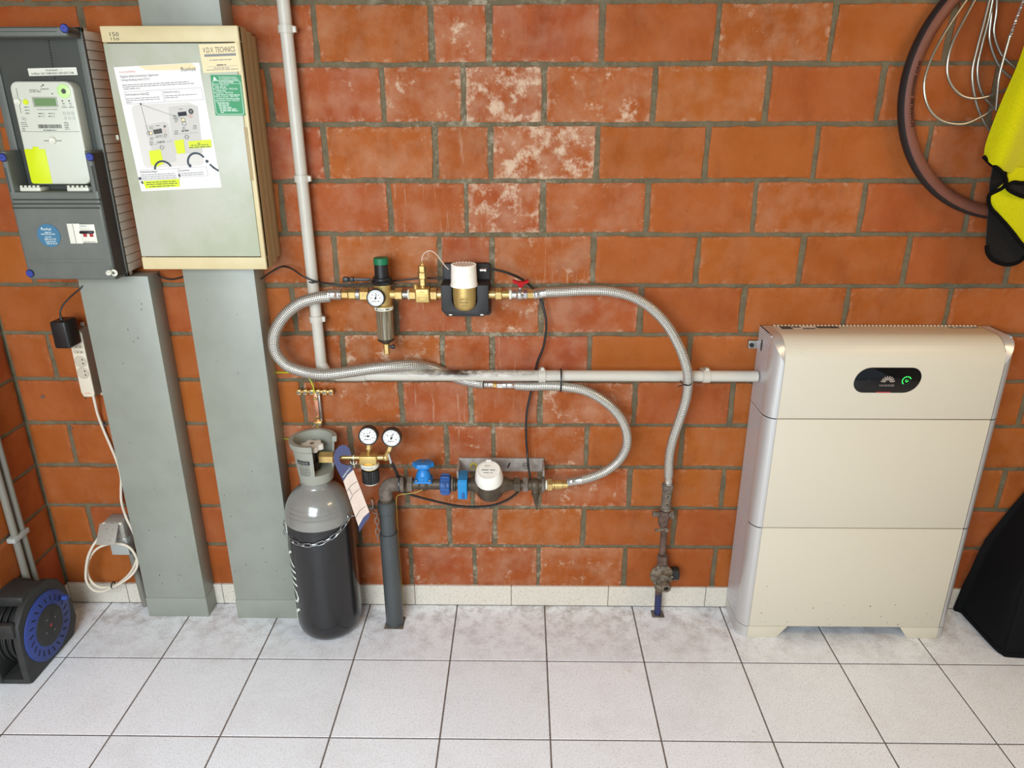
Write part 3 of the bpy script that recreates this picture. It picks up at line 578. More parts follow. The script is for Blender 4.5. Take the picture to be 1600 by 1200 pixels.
for k in range(5): u, v = mp(100+k*.5, 192+k*2.6); a.words(u, v, u+.012, .0022, 'ink', seed=k+20); u, v = mp(33+k*.6, 192+k*3); a.words(u, v, u+.016 if k < 3 else u+.008, .0022, 'ink', seed=k+30)
for k in range(3): u, v = mp(38+k, 168+k*4.8); a.words(u, v, u+.012, .0028, 'ink', seed=k+40)
for k in range(2): u, v = mp(97.5+k*11, 162); a.words(u, v, u+.006, .0022, 'ink', seed=50+k); a.ring(u+.003, v-.004, .002, .0004, 'ink', 2, 10); a.rect(u-.003, v-.009, u+.010, v-.0078, 'ink', 2)
u, v = mp(36, 185); a.ring(u, v, .0035, .0005, 'ink', 2, 12); a.ring(u+.005, v-.002, .0035, .0005, 'ink', 2, 12); 
a.words(mp(58, 171)[0], mp(58, 171.5)[1], mp(90, 171)[0], .002, 'ink', seed=60)
u, v = mp(30, 150); a.rect(u-.004, v-.003, u-.0028, v+.018, 'ink', 1); u, v = mp(33, 173); a.rect(u-.0015, v-.006, u-.0003, v+.014, 'ink', 1)
u, v = mp(82, 220); a.rect(u-.022, v-.0008, u+.024, v+.0008, 'ink', 1)
mb.build('casing', t)
mb = MB(); p0 = mp(53, 167.5); p1 = mp(89, 151.5); mb.prism([(p0[0], p0[1]), (p1[0]-.001, p0[1]), (p1[0]-.001, p1[1]), (p0[0], p1[1])], fa, -.001, .0016, 'lcdrim', bev=.001); mb.prism([(p0[0]+.005, p0[1]+.003), (p1[0]-.004, p0[1]+.003), (p1[0]-.004, p1[1]-.003), (p0[0]+.005, p1[1]-.003)], fa, .001, .0019, 'lcd'); mb.build('display', t)['label'] = 'green display'
u, v = mp(100, 142.5); mb = MB(); c = fa @ Vector((u, v, 0)); mb.lathe([(.0165, -.001), (.0165, .002), (.0155, .0026), (.0065, .0026), (.006, .0008), (0, .0008)], c, OUT, 'limepale', 32); mb.cyl(c+OUT*.0009, c+OUT*.0012, .0058, 'ink'); mb.build('optical_port', t)['label'] = 'pale green ring'
for px in (97.5, 108): u, v = mp(px, 157.7); MB().cyl(fa @ Vector((u, v, -.001)), fa @ Vector((u, v, .0006)), .0018, 'inkdark', seg=12).build('indicator', t)
u, v = mp(40.5, 159.5); MB().cyl(fa @ Vector((u, v, -.001)), fa @ Vector((u, v, .003)), .0065, 'lime', bev=.001).build('button', t)['label'] = 'round lime button'
for px, py in ((27, 159), (82, 219.5)):
    q = W(px, py, d+.004); mb = MB(); mb.cyl(q-OUT*.006, q+OUT*.004, .0085, 'white', bev=.002); mb.box(q.x-.001, q.x+.005, q.y-.0045, q.y-.003, q.z-.005, q.z-.002, 'meterw', bev=.0004); mb.build('seal_knob', t)
l0 = mp(39, 233); l1 = mp(73, 233); mb = MB(); lx1 = mp(82, 286)[0]
mb.prism([(.002, .006), (.006, .0018), (lx1, .0018), (lx1, l0[1]), (lx1-.016, l0[1]), (lx1-.016, l0[1]+.006), (lx1-.032, l0[1]+.006), (lx1-.032, l0[1]), (.002, l0[1])], fa, -.001, .0012, 'lime', bev=.0006); mb.build('port_cover', t)['label'] = 'lime yellow cover'

# ============================================================ FUSE CABINET (cream)
fx1 = -.688; d = .145
fz0 = W(320, 421, d).z; fz1 = W(260, 40, d).z; fx0 = W(224, 421, d).x
t = thing('fuse_cabinet', ((fx0+fx1)/2, -.07, fz0), 'cream and pale grey fuse cabinet with instruction sheet taped on its door', 'fuse cabinet')
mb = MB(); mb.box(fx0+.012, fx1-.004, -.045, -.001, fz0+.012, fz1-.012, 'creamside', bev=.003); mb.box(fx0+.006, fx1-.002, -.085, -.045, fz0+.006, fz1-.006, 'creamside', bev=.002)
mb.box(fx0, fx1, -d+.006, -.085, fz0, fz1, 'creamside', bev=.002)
sb = W(320, 402, d).z; stp = W(260, 66, d).z
mb.box(fx0, fx1, -d, -d+.02, fz0, sb, 'cream', bev=.0025); mb.box(fx0, fx1, -d, -d+.02, stp, fz1, 'cream', bev=.0025)
mb.box(fx1-.012, fx1, -d, -d+.02, sb-.002, stp+.002, 'cream', bev=.0015)
mb.box(fx0+.01, fx1-.01, -d+.004, -d+.02, sb-.005, stp+.005, 'hole')
a = Art(mb, frame((0, -d, 0))); p = W(172, 56, d); a.text('150', p.x, p.z-.001, .013, 'ink', width=.022); a.text('150', p.x+.001, p.z-.010, .009, 'ink', width=.020)
mb.build('body', t)
mb = MB(); hz0 = W(395, 282, d).z; hz1 = W(388, 199, d).z
mb.box(fx0+.002, fx1-.0125, -d-.001, -d+.008, sb+.0025, stp-.0025, 'door', bev=.0012); 
a = Art(mb, frame((0, -d-.001, 0))); mb.build('door', t)
dr = [c for c in t.children if c.name == 'door' or c.name.startswith('door')][0]
MB().box(fx1-.0145, fx1-.006, -d-.0018, -d+.004, hz0, hz1, 'creamside', bev=.0006).build('handle_recess', dr)
p = W(184, 214, d); MB().box(p.x-.004, p.x+.003, -d-.0018, -d, p.z-.007, p.z+.005, 'door', bev=.0005).build('hinge', dr)
dd = d+.0013
def sheet(name, TL, TR, BL, mtl, label, cat, thick=.0005):
    a0 = W(*TL, dd); b0 = W(*TR, dd); c0 = W(*BL, dd); Wd = (b0-a0).length; Hd = (c0-a0).length
    u = (b0-a0).normalized(); v = (a0-c0); fr = frame(c0, u, v); mb = MB(); mb.box(0, Wd, 0, Hd, 0, thick, mtl, fr=fr)
    return mb, Art(mb, fr @ Matrix.Translation((0, 0, thick)), .00015), Wd, Hd, fr, (label, cat)
mb, a, w, h, fr, lb = sheet('instruction_sheet', (178.5, 105), (311.5, 97.5), (221, 299), 'paper', 0, 0)
print('sheet', w, h)
def uvp(px, py):
    q = fr.inverted() @ W(px, py, dd+.0005); return q.x, q.y
def rp(*pts): return [uvp(*p) for p in pts]
a.poly(rp((216, 103.5), (311, 98), (306, 108), (285, 109), (240, 110), (228, 109)), 'paperc', 1)
a.poly(rp((300, 98.8), (311.5, 98), (314, 108), (305, 104)), 'paper', 2)
u, v = uvp(187, 114); a.text('Korte handleiding', u, v, .0055, 'redink'); u, v = uvp(188.5, 121.5); a.text('Digitale elektriciteitsmeter Sagemcom', u, v, .0072, 'ink', width=uvp(248, 119)[0]-u)
u, v = uvp(190, 127); a.text('Verkeer/driefasig toestel (T211)', u, v, .0068, 'ink', width=uvp(234, 125)[0]-u)
u, v = uvp(283, 111.5); a.text('fluvius', u, v, .014, 'inkdark', width=uvp(306, 110)[0]-u)
for k, (xa, xb) in enumerate(((191, 296), (192, 303), (193.5, 218))): u, v = uvp(xa, 134+k*3); a.words(u, v, uvp(xb, 131)[0], .0028, 'inklight', seed=k)
a.box(uvp(194, 144)[0], uvp(198, 163)[1], uvp(253, 141)[0], uvp(194, 143.5)[1], .0006, 'inklight'); a.box(uvp(255, 142)[0], uvp(258, 159)[1], uvp(315, 137)[0], uvp(255, 140)[1], .0006, 'inklight')
u, v = uvp(197, 149.5); a.text('Bedieningsknop display', u, v, .0062, 'ink', width=uvp(228, 146)[0]-u); a.box(uvp(229, 147)[0], uvp(229, 148.5)[1], uvp(232, 147)[0]+.001, uvp(229, 144.5)[1], .0008, 'inkdark', 2)
u, v = uvp(256.5, 145.5); a.text('Optische kop', u, v, .0062, 'ink', width=uvp(277, 144)[0]-u); a.box(uvp(278, 145)[0], uvp(278, 146)[1], uvp(281, 145)[0], uvp(278, 142)[1], .0006, 'inklight', 2)
for k, (xa, xb) in enumerate(((197, 249), (198, 251), (198.5, 204))): u, v = uvp(xa, 155+k*3); a.words(u, v, uvp(xb, 152)[0], .0025, 'inklight', seed=k+9)
for k, (xa, xb) in enumerate(((258, 308), (258.5, 278))): u, v = uvp(xa, 150.5+k*3); a.words(u, v, uvp(xb, 149)[0], .0025, 'inklight', seed=k+19)
# printed picture of two meters
ru = rrect(uvp(212, 200)[0], uvp(240, 262)[1], uvp(325, 250)[0]-.012, uvp(212, 164)[1], .012); a.poly(ru, 'papershade', 1)
def mini(TL, TR, BR, BL):
    q = rp(TL, TR, BR, BL); a.poly(q, 'printgrey', 2)
a.poly(rp((263, 167), (300, 163), (309, 166), (317, 237), (315, 239), (272, 241)), 'printgrey', 2)
a.poly(rp((226, 196), (257, 190), (263, 194), (276, 250), (274, 253), (244, 258), (239, 240)), 'printgrey', 3)
a.poly(rp((239, 203), (252.5, 200.5), (254, 208), (241, 210)), 'ink', 4); a.poly(rp((277.5, 175.5), (291, 174), (292.5, 180.5), (279, 182)), 'inkdark', 4)
for px, py, rr, mt in ((298.5, 174, .0065, 'ink'), (257.5, 197.5, .003, 'ink')): a.disc(*uvp(px, py), rr, mt, 4, 16); a.disc(*uvp(px, py), rr*.4, 'inklight', 5, 12)
for px, py, mt, rr in ((235.8, 208, 'limepaleY', .005), (286.5, 187.5, 'limepaleY', .0055)):
    a.disc(*uvp(px, py), rr, 'paperc', 5, 18); a.ring(*uvp(px, py), rr, .001, 'ink', 6)
for px, py, rr in ((232, 208.5, .004), (288, 193, .0055), (253.3, 230.5, .005), (292, 214, .005)): a.ring(*uvp(px, py), rr, .0009, 'inkdark', 6)
for px, py in ((257.5, 204), (296.5, 181.5), (299, 181.5)): a.ring(*uvp(px, py), .004, .0006, 'redink', 5)
for (p, q) in (((220, 163), (232, 207)), ((220, 163), (286, 186)), ((248, 231), (259, 229.5)), ((286, 215), (298, 213)), ((272, 210), (310, 207)), ((236, 227), (270, 220))): a.line(*uvp(*p), *uvp(*q), .0006, 'inkdark' if p[0] == 220 else 'inklight', 6)
a.disc(*uvp(220, 162.5), .0022, 'inkdark', 6, 12)
r = random.Random(2)
for (xa, xb, ya) in ((245, 257, 222.5), (284, 296, 205)):
    for i in range(12): u, v = uvp(xa+(xb-xa)*i/12, ya-(xb-xa)*0-i*.12); a.rect(u, v-.0018, u+r.choice((.0006, .0012)), v+.0018, 'ink', 6)
for xa, ya, n in ((234, 199, 2), (235, 216, 2), (243, 213, 2), (249, 212, 2), (256, 210, 3), (271, 181, 3), (273, 186, 3), (285, 200, 2), (302, 197, 3), (234, 222, 3), (273, 205, 3), (244, 197, 1), (280, 171, 1)):
    for k in range(n): u, v = uvp(xa, ya+k*2.3); a.words(u, v, u+.009, .002, 'ink', 5, seed=k+xa)
a.poly(rp((233, 236), (251, 233.5), (256, 256), (244, 261), (236, 257)), 'lime', 7); a.poly(rp((272.5, 220), (287, 217.5), (290, 239), (277, 240.5)), 'lime', 7)
a.poly(rp((294, 221), (330, 218), (331, 230.5), (296, 232)), 'lime', 8)
for k, (xa, xb) in enumerate(((309, 314), (299, 325), (296, 328))): u, v = uvp(xa, 224.5+k*3.4); a.words(u, v, uvp(xb, 222)[0], .0032, 'navyink', 9, seed=k+3)
def arc(cx, cy, rpx, a0, a1, lw=.0048, n=14):
    c = uvp(cx, cy); R_ = rpx*(uvp(cx+10, cy)[0]-c[0])/10; a.ring(c[0], c[1], R_+lw/2, lw, 'navyink', 9, n, a0, a1)
arc(256, 266, 13.5, 22, 172); arc(308, 254, 14, 30, 190)
a.disc(*uvp(297, 258.8), .004, 'navyink', 9, 14); a.disc(*uvp(323.7, 252), .004, 'navyink', 9, 14); a.disc(*uvp(219, 279), .0038, 'navyink', 9, 14)
for p, q in (((328, 256.5), (334, 262)), ((333, 261.3), (341.8, 267)), ((221, 283.5), (224, 287)), ((279.8, 272.2), (281, 276))): a.line(*uvp(*p), *uvp(*q), .0045, 'navyink', 9)
a.box(uvp(219.5, 268)[0], uvp(222, 282)[1], uvp(278, 264)[0], uvp(219.5, 266)[1], .0005, 'inklight', 9); a.box(uvp(280, 266)[0], uvp(282, 277)[1], uvp(323, 262)[0], uvp(280, 262.3)[1], .0005, 'inklight', 9)
u, v = uvp(221, 270); a.text('Gebruikstoeslagen', u, v, .0052, 'ink', k=9, width=uvp(246, 268)[0]-u); u, v = uvp(281.5, 267.5); a.text('Vergrendeling', u, v, .005, 'ink', k=9, width=uvp(296, 266)[0]-u)
for k in range(3): u, v = uvp(222+k*.6, 274+k*3); a.words(u, v, uvp(275, 272)[0], .0024, 'inklight', 9, seed=k+50)
for k in range(2): u, v = uvp(283+k*.6, 271.5+k*3); a.words(u, v, uvp(318, 270)[0], .0024, 'inklight', 9, seed=k+60)
a.poly(rp((223.5, 283), (280.5, 279.5), (281, 291.5), (228, 294.5)), 'lime', 9)
for k, (xa, xb) in enumerate(((229, 275), (229, 277), (234, 273))): u, v = uvp(xa, 286+k*3.2); a.words(u, v, uvp(xb, 284)[0], .003, 'navyink', 10, seed=k+70)
tag(mb.build('instruction_sheet'), 'white printed instruction sheet with two pictured meters on fuse cabinet door', 'poster')
def small_sheet(name, TL, TR, BL, mtl):
    global fr
    mb, a, w, h, fr, _ = sheet(name, TL, TR, BL, mtl, 0, 0); return mb, a, w, h
mb, a, w, h = small_sheet('company_label', (311.5, 69.5), (372, 67), (318, 114), 'paperc')
a.text('V.D.V. TECHNICS', w*.5, h*.70, .017, 'ink', al='C', width=w*.83); a.rect(w*.1, h*.56, w*.92, h*.65, 'inklight')
a.words(w*.22, h*.42, w*.8, .003, 'inklight', seed=1); a.words(w*.38, h*.24, w*.62, .0035, 'ink', seed=2); a.rect(w*.14, h*.205, w*.92, h*.215, 'inklight'); a.words(w*.3, h*.14, w*.7, .0028, 'inklight', seed=3); a.words(w*.1, h*.08, w*.92, .0028, 'inklight', seed=4)
tag(mb.build(name='company_label'), 'small cream label at top right of fuse cabinet door, above green sticker', 'label')
mb, a, w, h = small_sheet('phone_number_sticker', (328, 117), (375.5, 117), (337, 180.5), 'green')
a.poly([(w*.08, h*.885), (w*.2, h*.885), (w*.12, h*.96)], 'whiteink'); a.rect(w*.08, h*.86, w*.22, h*.875, 'whiteink')
a.text('Uw elektriciteitscentrale', w*.27, h*.93, .0052, 'whiteink', width=w*.58); a.text('voor noodsituatie en verdeelpunt', w*.27, h*.885, .0052, 'whiteink', width=w*.64)
rr = rrect(w*.04, h*.03, w*.96, h*.86, .006); n = len(rr)
for i in range(n): a.line(*rr[i], *rr[(i+1) % n], .0009, 'whiteink')
a.text('NUTTIGE NUMMERS', w*.5, h*.80, .0066, 'whiteink', al='C', width=w*.48); a.rect(w*.05, h*.785, w*.95, h*.79, 'whiteink')
y = .735
for i, s in enumerate(('Gasreuk :  0800 65 0 65', 'Storingen en defecten :  078 35 35 00', 'Meteropname :  078 353 534', 'Telefonie en verhuizen :  0800 6 35 35', 'Algemeen klantennr centraal :  078 35 35 34')):
    u = .06; a.text(s, w*u, h*y, .0058, 'whiteink', width=w*(.50, .78, .62, .78, .8)[i]); a.words(w*(u+.05), h*(y-.04), w*(.5, .45, .9, .9, .5)[i], .0022, 'whiteink', seed=i); y -= .095
for i in range(6): a.words(w*(.14+.01*i), h*(y+.02), w*(.55, .48, .6, .72, .78, .3)[i], .0026, 'whiteink', seed=10+i); y -= .042
tag(mb.build('phone_number_sticker'), 'green sticker with white print on the fuse cabinet door, right of poster', 'sticker')

# ============================================================ PLASTIC CONDUITS
def clip(mb, c, axis, r, width=.018):
    ax = Vector(axis); mb.lathe([(r+.0005, -width/2), (r+.004, -width/2), (r+.004, width/2), (r+.0005, width/2), (r+.0005, -width/2)], c, ax, 'pvc', 24)
    side = Vector((1, 0, 0)) if abs(ax.z) > .5 else Vector((0, 0, 1)); c = Vector(c)
    p = c+side*(r+.004); q = Vector((p.x, -.001, p.z))
    mb.box(min(p.x-.004, p.x+.006), p.x+.006, c.y-.008, c.y+.006, p.z-width/2*.8 if abs(ax.z) > .5 else p.z-.004, p.z+width/2*.8 if abs(ax.z) > .5 else p.z+.006, 'pvc', bev=.001)
    mb.box(c.x-.009, c.x+.009, c.y+r*.6, -.001, c.z-.009, c.z+.009, 'pvc', bev=.001)
dp = .036; p0 = W(443, 0, dp); p1 = W(503, 577, dp); vx = (W(457, 130, dp).x+W(484, 370, dp).x+W(500, 540, dp).x)/3
print('vert', p0, p1, vx, W(457, 130, dp), W(484, 370, dp), W(500, 540, dp))
t = thing('vertical_conduit', (vx, -dp, p1.z), 'pale grey plastic pipe running down the wall between fuse cabinet and pressure reducer', 'pipe')
MB().cyl((W(443, 0, dp).x-.004, -dp, 2.44), (p1.x, -dp, p1.z-.01), .0163, 'pvc').build('tube', t)
for py, px in ((46, 448), (279, 474), (498, 496)):
    mb = MB(); q = W(px, py, dp); f = (2.44-q.z)/(2.44-p1.z+.01); q = Vector(((p0.x-.004)*(1-f)+p1.x*f, -dp, q.z)); clip(mb, q, Z, .0163); mb.build('pipe_clip', t)
dh = .054; hz = W(900, 587, dh).z; hx0 = W(528, 590, dh).x
t = thing('horizontal_conduit', (0, -dh, hz), 'long pale grey plastic pipe running sideways to the battery, dirty on top', 'pipe')
mb = MB(); mb.tube([(hx0, -dh, hz)]+[(hx0+.1*i, -dh, hz) for i in range(1, 13)]+[(.694, -dh, hz)], .0163, 'pvcdirt', 24); mb.build('tube', t)
MB().cyl((hx0-.004, -dh, hz), (W(572, 590, dh).x, -dh, hz), .0185, 'pvc', bev=.001).build('coupling', t)
mb = MB(); mb.tube(spline([(hx0, -dh, hz), (hx0-.02, -dh, hz+.001), (hx0-.035, -dh+.006, hz+.008), (p1.x, -dp, hz+.03)], 6), .0160, 'pvc', 20); mb.build('elbow', t)
for px in (847, 1103):
    mb = MB(); q = W(px, 587, dh); clip(mb, (q.x, -dh, hz), X, .0163, .02); mb.build('pipe_clip', t)

# ============================================================ TOP WATER LINE
dm = .075; am = W(700, 460, dm).z
def mx(px): return W(px, 460, dm).x
def seg(mb, pa, pb, r, mt, hexa=False, bev=.001, z=None):
    f = mb.hexn if hexa else mb.cyl
    (f((mx(pa), -dm, z or am), (mx(pb), -dm, z or am), r, mt, bev=bev))
def hose(name, pts, r, label, n=10):
    t = thing(name, W(*pts[0]), label, 'hose'); P = WP(pts, n)
    MB().tube(P, r, 'braid', 20).build('braided_tube', t)
    return t, P
def ferrule(t, a, b, r):
    a = Vector(a); b = Vector(b); L = (b-a).length
    MB().lathe([(r*.7, 0), (r, 0), (r, L*.08), (r*.96, L*.12), (r*.96, L*.3), (r*1.02, L*.34), (r*.96, L*.4), (r*.96, L*.85), (r*1.03, L*.9), (r*1.03, L), (r*.7, L)], a, b-a, 'chrome', 24).build('ferrule', t)
# left loop hose
h1 = [(516, 463, dm), (497, 465, .078), (468, 474, .083), (443, 495, .086), (429, 522, .088), (430, 548, .088), (446, 569, .086), (472, 580, .084), (505, 585, .091), (545, 581, .092), (585, 575, .089), (618, 571.5, .078), (645, 570.5, .058), (668, 574, .033), (695, 583, .0175), (722, 593, .0175), (745, 598, .020), (757, 599.5, .026)]
t, P = hose('braided_hose', h1, .0165, 'steel braided hose looping left from the pressure reducer and back behind horizontal pipe')
ferrule(t, (mx(534), -dm, am), (mx(514), -dm, am), .0165)
q = W(757, 600, .026); q2 = W(770, 600.5, .027); ferrule(t, q, q2, .012)
# joint and second hose
jt = thing('hose_coupling', q2, 'tiny brass and steel coupling joining two hoses under the horizontal pipe', 'pipe fitting')
q3 = W(777, 601, .03); q4 = W(787, 601.3, .034); MB().hexn(q2, q3, .0095, 'brass').build('brass_nut', jt); MB().hexn(q3, q4, .011, 'chrome').build('steel_nut', jt)
h2 = [(806, 602.5, .042), (830, 603.5, .052), (858, 603, .062), (885, 605, .070), (915, 611, .076), (944, 627, .08), (966, 648, .082), (978, 672, .084), (979, 696, .085), (968, 718, .088), (948, 735, .092), (925, 745, .096), (907, 750, .0985)]
t, P = hose('braided_hose', h2, .0140, 'steel braided hose curving down from the horizontal pipe to the water meter outlet')
ferrule(t, W(787, 601.3, .034), W(807, 601.5, .042), .0125); ferrule(t, W(886, 753, .1), W(909, 749.5, .098), .0145)
h3 = [(852, 457, .076), (880, 456, .078), (915, 454, .082), (950, 455, .088), (985, 463, .092), (1015, 480, .095), (1040, 505, .097), (1058, 535, .098), (1070, 565, .098), (1075, 592, .097), (1072, 622, .092), (1063, 652, .085), (1052, 684, .075), (1046, 712, .066), (1044.5, 744, .060)]
t, P = hose('braided_hose', h3, .0142, 'long steel braided hose arching right and down in front of horizontal pipe')
ferrule(t, (mx(834), -dm, am), W(853, 457, .076), .0155); ferrule(t, W(1044, 759, .058), W(1044.5, 742, .060), .0135)
def dialface(mb, c, n, R_, needle, rim='black', dep=.02, ticks=12, u=None):
    n = Vector(n).normalized(); fr = frame(c, u or (1, 0, 0), Z); fr = frame(c, Vector((1, 0, 0)), n.cross(Vector((1, 0, 0))))
    nn = Vector((fr[0][2], fr[1][2], fr[2][2]))
    mb.lathe([(0, -dep), (R_*.98, -dep), (R_*1.04, -dep*.8), (R_*1.04, 0), (R_*.98, .0015), (R_*.90, .0012), (R_*.88, -.001), (0, -.001)], c, nn, rim, 36)
    face = MB(); a = Art(face, fr, .0003); a.disc(0, 0, R_*.885, 'dial', 0, 32)
    for i in range(ticks+1):
        t = radians(225-270*i/ticks); a.line(R_*.68*cos(t), R_*.68*sin(t), R_*.82*cos(t), R_*.82*sin(t), R_*.05, 'inkdark', 2)
        if i % 3 == 0: a.rect(R_*.5*cos(t)-R_*.06, R_*.5*sin(t)-R_*.06, R_*.5*cos(t)+R_*.06, R_*.5*sin(t)+R_*.05, 'ink', 2)
    a.words(-R_*.25, -R_*.42, R_*.25, R_*.13, 'ink', 2, seed=3); a.words(-R_*.18, R_*.28, R_*.18, R_*.08, 'ink', 2, seed=4)
    t = radians(needle); a.poly([(-R_*.2*cos(t)-R_*.06*sin(t), -R_*.2*sin(t)+R_*.06*cos(t)), (-R_*.2*cos(t)+R_*.06*sin(t), -R_*.2*sin(t)-R_*.06*cos(t)), (R_*.72*cos(t), R_*.72*sin(t))], 'inkdark', 3); a.disc(0, 0, R_*.12, 'inkdark', 4, 14)
    return face
# pressure reducer with filter
rx = (mx(577)+mx(620))/2; t = thing('pressure_reducer', (rx, -dm, am-.14), 'brass pressure reducer with green knob, gauge and clear filter bowl on upper water line', 'pressure reducer')
mb = MB(); mb.lathe([(.010, -.034), (.0215, -.030), (.0235, -.02), (.0235, -.008), (.025, .0), (.0235, .012), (.0225, .02), (.024, .024), (.024, .030), (.010, .031)], (rx, -dm, am), Z, 'brasscast', 32)
seg(mb, 577, 622, .0125, 'brasscast'); mb.build('body', t)
mb = MB(); seg(mb, 534.5, 545, .0125, 'brass', True); mb.build('union_nut', t)
mb = MB(); seg(mb, 545.5, 556.5, .0145, 'brass', True); mb.build('union_nut', t)
mb = MB(); seg(mb, 556.5, 563, .0165, 'steel'); mb.build('collar', t)
mb = MB(); seg(mb, 563.5, 577, .0185, 'brass', True); mb.build('union_nut', t)
mb = MB(); seg(mb, 618, 629, .0165, 'brass', True); mb.build('union_nut', t)
kz0, kz1 = am+.030, W(597, 399, dm).z-.006
mb = MB(); mb.cyl((rx, -dm, kz0), (rx, -dm, kz0+.010), .0315, 'black', bev=.002, seg=8); mb.cyl((rx, -dm, kz0+.01), (rx, -dm, kz0+.020), .027, 'black', bev=.002)
mb.lathe([(0, kz1-.018-am), (.0195, kz1-.018-am), (.020, kz0+.02-am), (0, kz0+.02-am)], (rx, -dm, am), Z, 'black', 28)
for i in range(8): a_ = i*pi/4+.3; mb.cyl((rx+.026*cos(a_), -dm+.026*sin(a_), kz0+.009), (rx+.026*cos(a_), -dm+.026*sin(a_), kz0+.014), .0025, 'black', seg=8)
mb.build('bonnet', t)
mb = MB(); mb.cyl((rx, -dm, kz1-.019), (rx, -dm, kz1), .0205, 'greenk', bev=.0015, seg=32); mb.build('adjusting_knob', t)['label'] = 'green cap'
mb = MB(); g = Vector((mx(591), -dm-.040, am-.001)); mb.cyl(g-OUT*.02, g-OUT*.004, .006, 'brass'); face_ = dialface(mb, g, (0, -1, .12), .0245, 75, ticks=18); face_.build('dial', mb.build('pressure_gauge', t))['label'] = 'white dial with needle'
bz = W(597, 484, dm).z; bb = W(601, 533, dm).z
mb = MB(); mb.cyl((rx, -dm, bz), (rx, -dm, am-.030), .0262, 'brasscast', bev=.002, seg=32); mb.lathe([(.0266, bz+.002-am), (.0266, bz+.011-am)], (rx, -dm, am), Z, 'white', 32)
a = Art(mb, None, .0003, fn=lambda x, y, k: Vector((rx+.0268*sin(x/.0268), -dm-(.0268+k)*cos(x/.0268), bz+.002+y))); a.rect(-.020, .002, -.015, .0075, 'ink'); a.words(-.013, .003, .006, .004, 'inklight'); a.words(.009, .003, .021, .006, 'ink', seed=4); mb.build('label_ring', t)
mb = MB(); mb.lathe([(0, bb+.008-am), (.0225, bb+.008-am), (.0232, bb+.012-am), (.0245, bz-.002-am), (.0245, bz-am), (0, bz-am)], (rx, -dm, am), Z, 'bowl', 32); mb.build('filter_bowl', t)['label'] = 'transparent ribbed bowl'
mb = MB(); mb.lathe([(0, bb-.008-am), (.010, bb-.006-am), (.016, bb-.002-am), (.0235, bb+.004-am), (.0235, bb+.009-am), (0, bb+.009-am)], (rx, -dm, am), Z, 'darkbrass', 28); mb.build('bottom_cap', t)
mb = MB(); mb.hexn((rx+.001, -dm, bb-.038), (rx+.001, -dm, bb-.007), .0085, 'brass'); mb.build('drain_valve', t)
dv = t.children[-1]
mb = MB(); mb.cyl((rx+.008, -dm, bb-.017), (rx+.016, -dm, bb-.017), .004, 'black'); mb.box(rx+.014, rx+.024, -dm-.006, -dm+.006, bb-.023, bb-.011, 'black', bev=.003); mb.build('drain_knob', dv)
# black hook spanner holder left
q0 = W(536, 437, .07); q1 = W(577, 437, .07)
mb = MB(); mb.box(q0.x, q1.x+.004, -.072, -.064, q0.z-.004, q0.z+.004, 'black', bev=.001); mb.box(q0.x, q0.x+.016, -.078, -.06, q0.z-.007, q0.z+.007, 'black', bev=.002); mb.box(q0.x+.020, q0.x+.030, -.076, -.06, q0.z-.007, q0.z+.007, 'black', bev=.002); mb.build('lock_strap', t)
# brass ball valve with riser
vx0 = mx(661); t = thing('shutoff_valve', (vx0, -dm, am-.02), 'brass tee valve with thin riser and clear wire, left of black flow unit', 'valve')
mb = MB(); seg(mb, 629, 640, .0125, 'steel'); mb.build('nipple', t)
mb = MB(); seg(mb, 637.5, 640, .0152, 'white'); mb.build('seal_ring', t)
mb = MB(); seg(mb, 640, 650, .0158, 'brass', True); mb.box(mx(650), mx(672), -dm-.020, -dm+.018, am-.020, am+.020, 'brasscast', bev=.004, seg=3)
a = Art(mb, frame((vx0, -dm-.020, am))); a.text('10Mn', -.009, .009, .007, 'brassdark', width=.016); a.rect(-.011, .004, .011, .0047, 'brassdark'); a.box(-.011, -.014, .011, -.003, .0006, 'brassdark'); mb.build('body', t)
mb = MB(); p = W(649.5, 446, dm); mb.cyl((p.x, -dm, am+.008), (p.x, -dm, am+.030), .0075, 'brass', bev=.001); mb.build('side_port', t)
mb = MB(); rz = [am+.018, am+.026, am+.032, am+.052, am+.066, am+.074, am+.088, am+.094, am+.100]
sx_ = mx(661.5)
mb.cyl((sx_, -dm, am+.017), (sx_, -dm, am+.026), .0085, 'brass', bev=.001); mb.hexn((sx_, -dm, am+.026), (sx_, -dm, am+.046), .0095, 'brass'); mb.hexn((sx_, -dm, am+.046), (sx_, -dm, am+.064), .0125, 'brass'); mb.hexn((sx_, -dm, am+.064), (sx_, -dm, am+.082), .0105, 'brass'); mb.cyl((sx_, -dm, am+.082), (sx_, -dm, am+.092), .006, 'brass', r1=.0035, bev=.001); mb.build('riser', t)
mb = MB(); seg(mb, 673, 683, .0172, 'brass', True); seg(mb, 683, 690, .012, 'brass'); mb.build('union_nut', t)
mb = MB(); wp_ = spline([(sx_, -dm, am+.092), W(659.5, 402, .075), W(664, 395, .08), W(671, 392, .083), W(679, 395, .086), W(687, 404, .088), W(695, 415, .09), W(701, 421, .092)], 8); mb.tube(wp_, .0014, 'clear', 6); mb.build('sensor_wire', t)
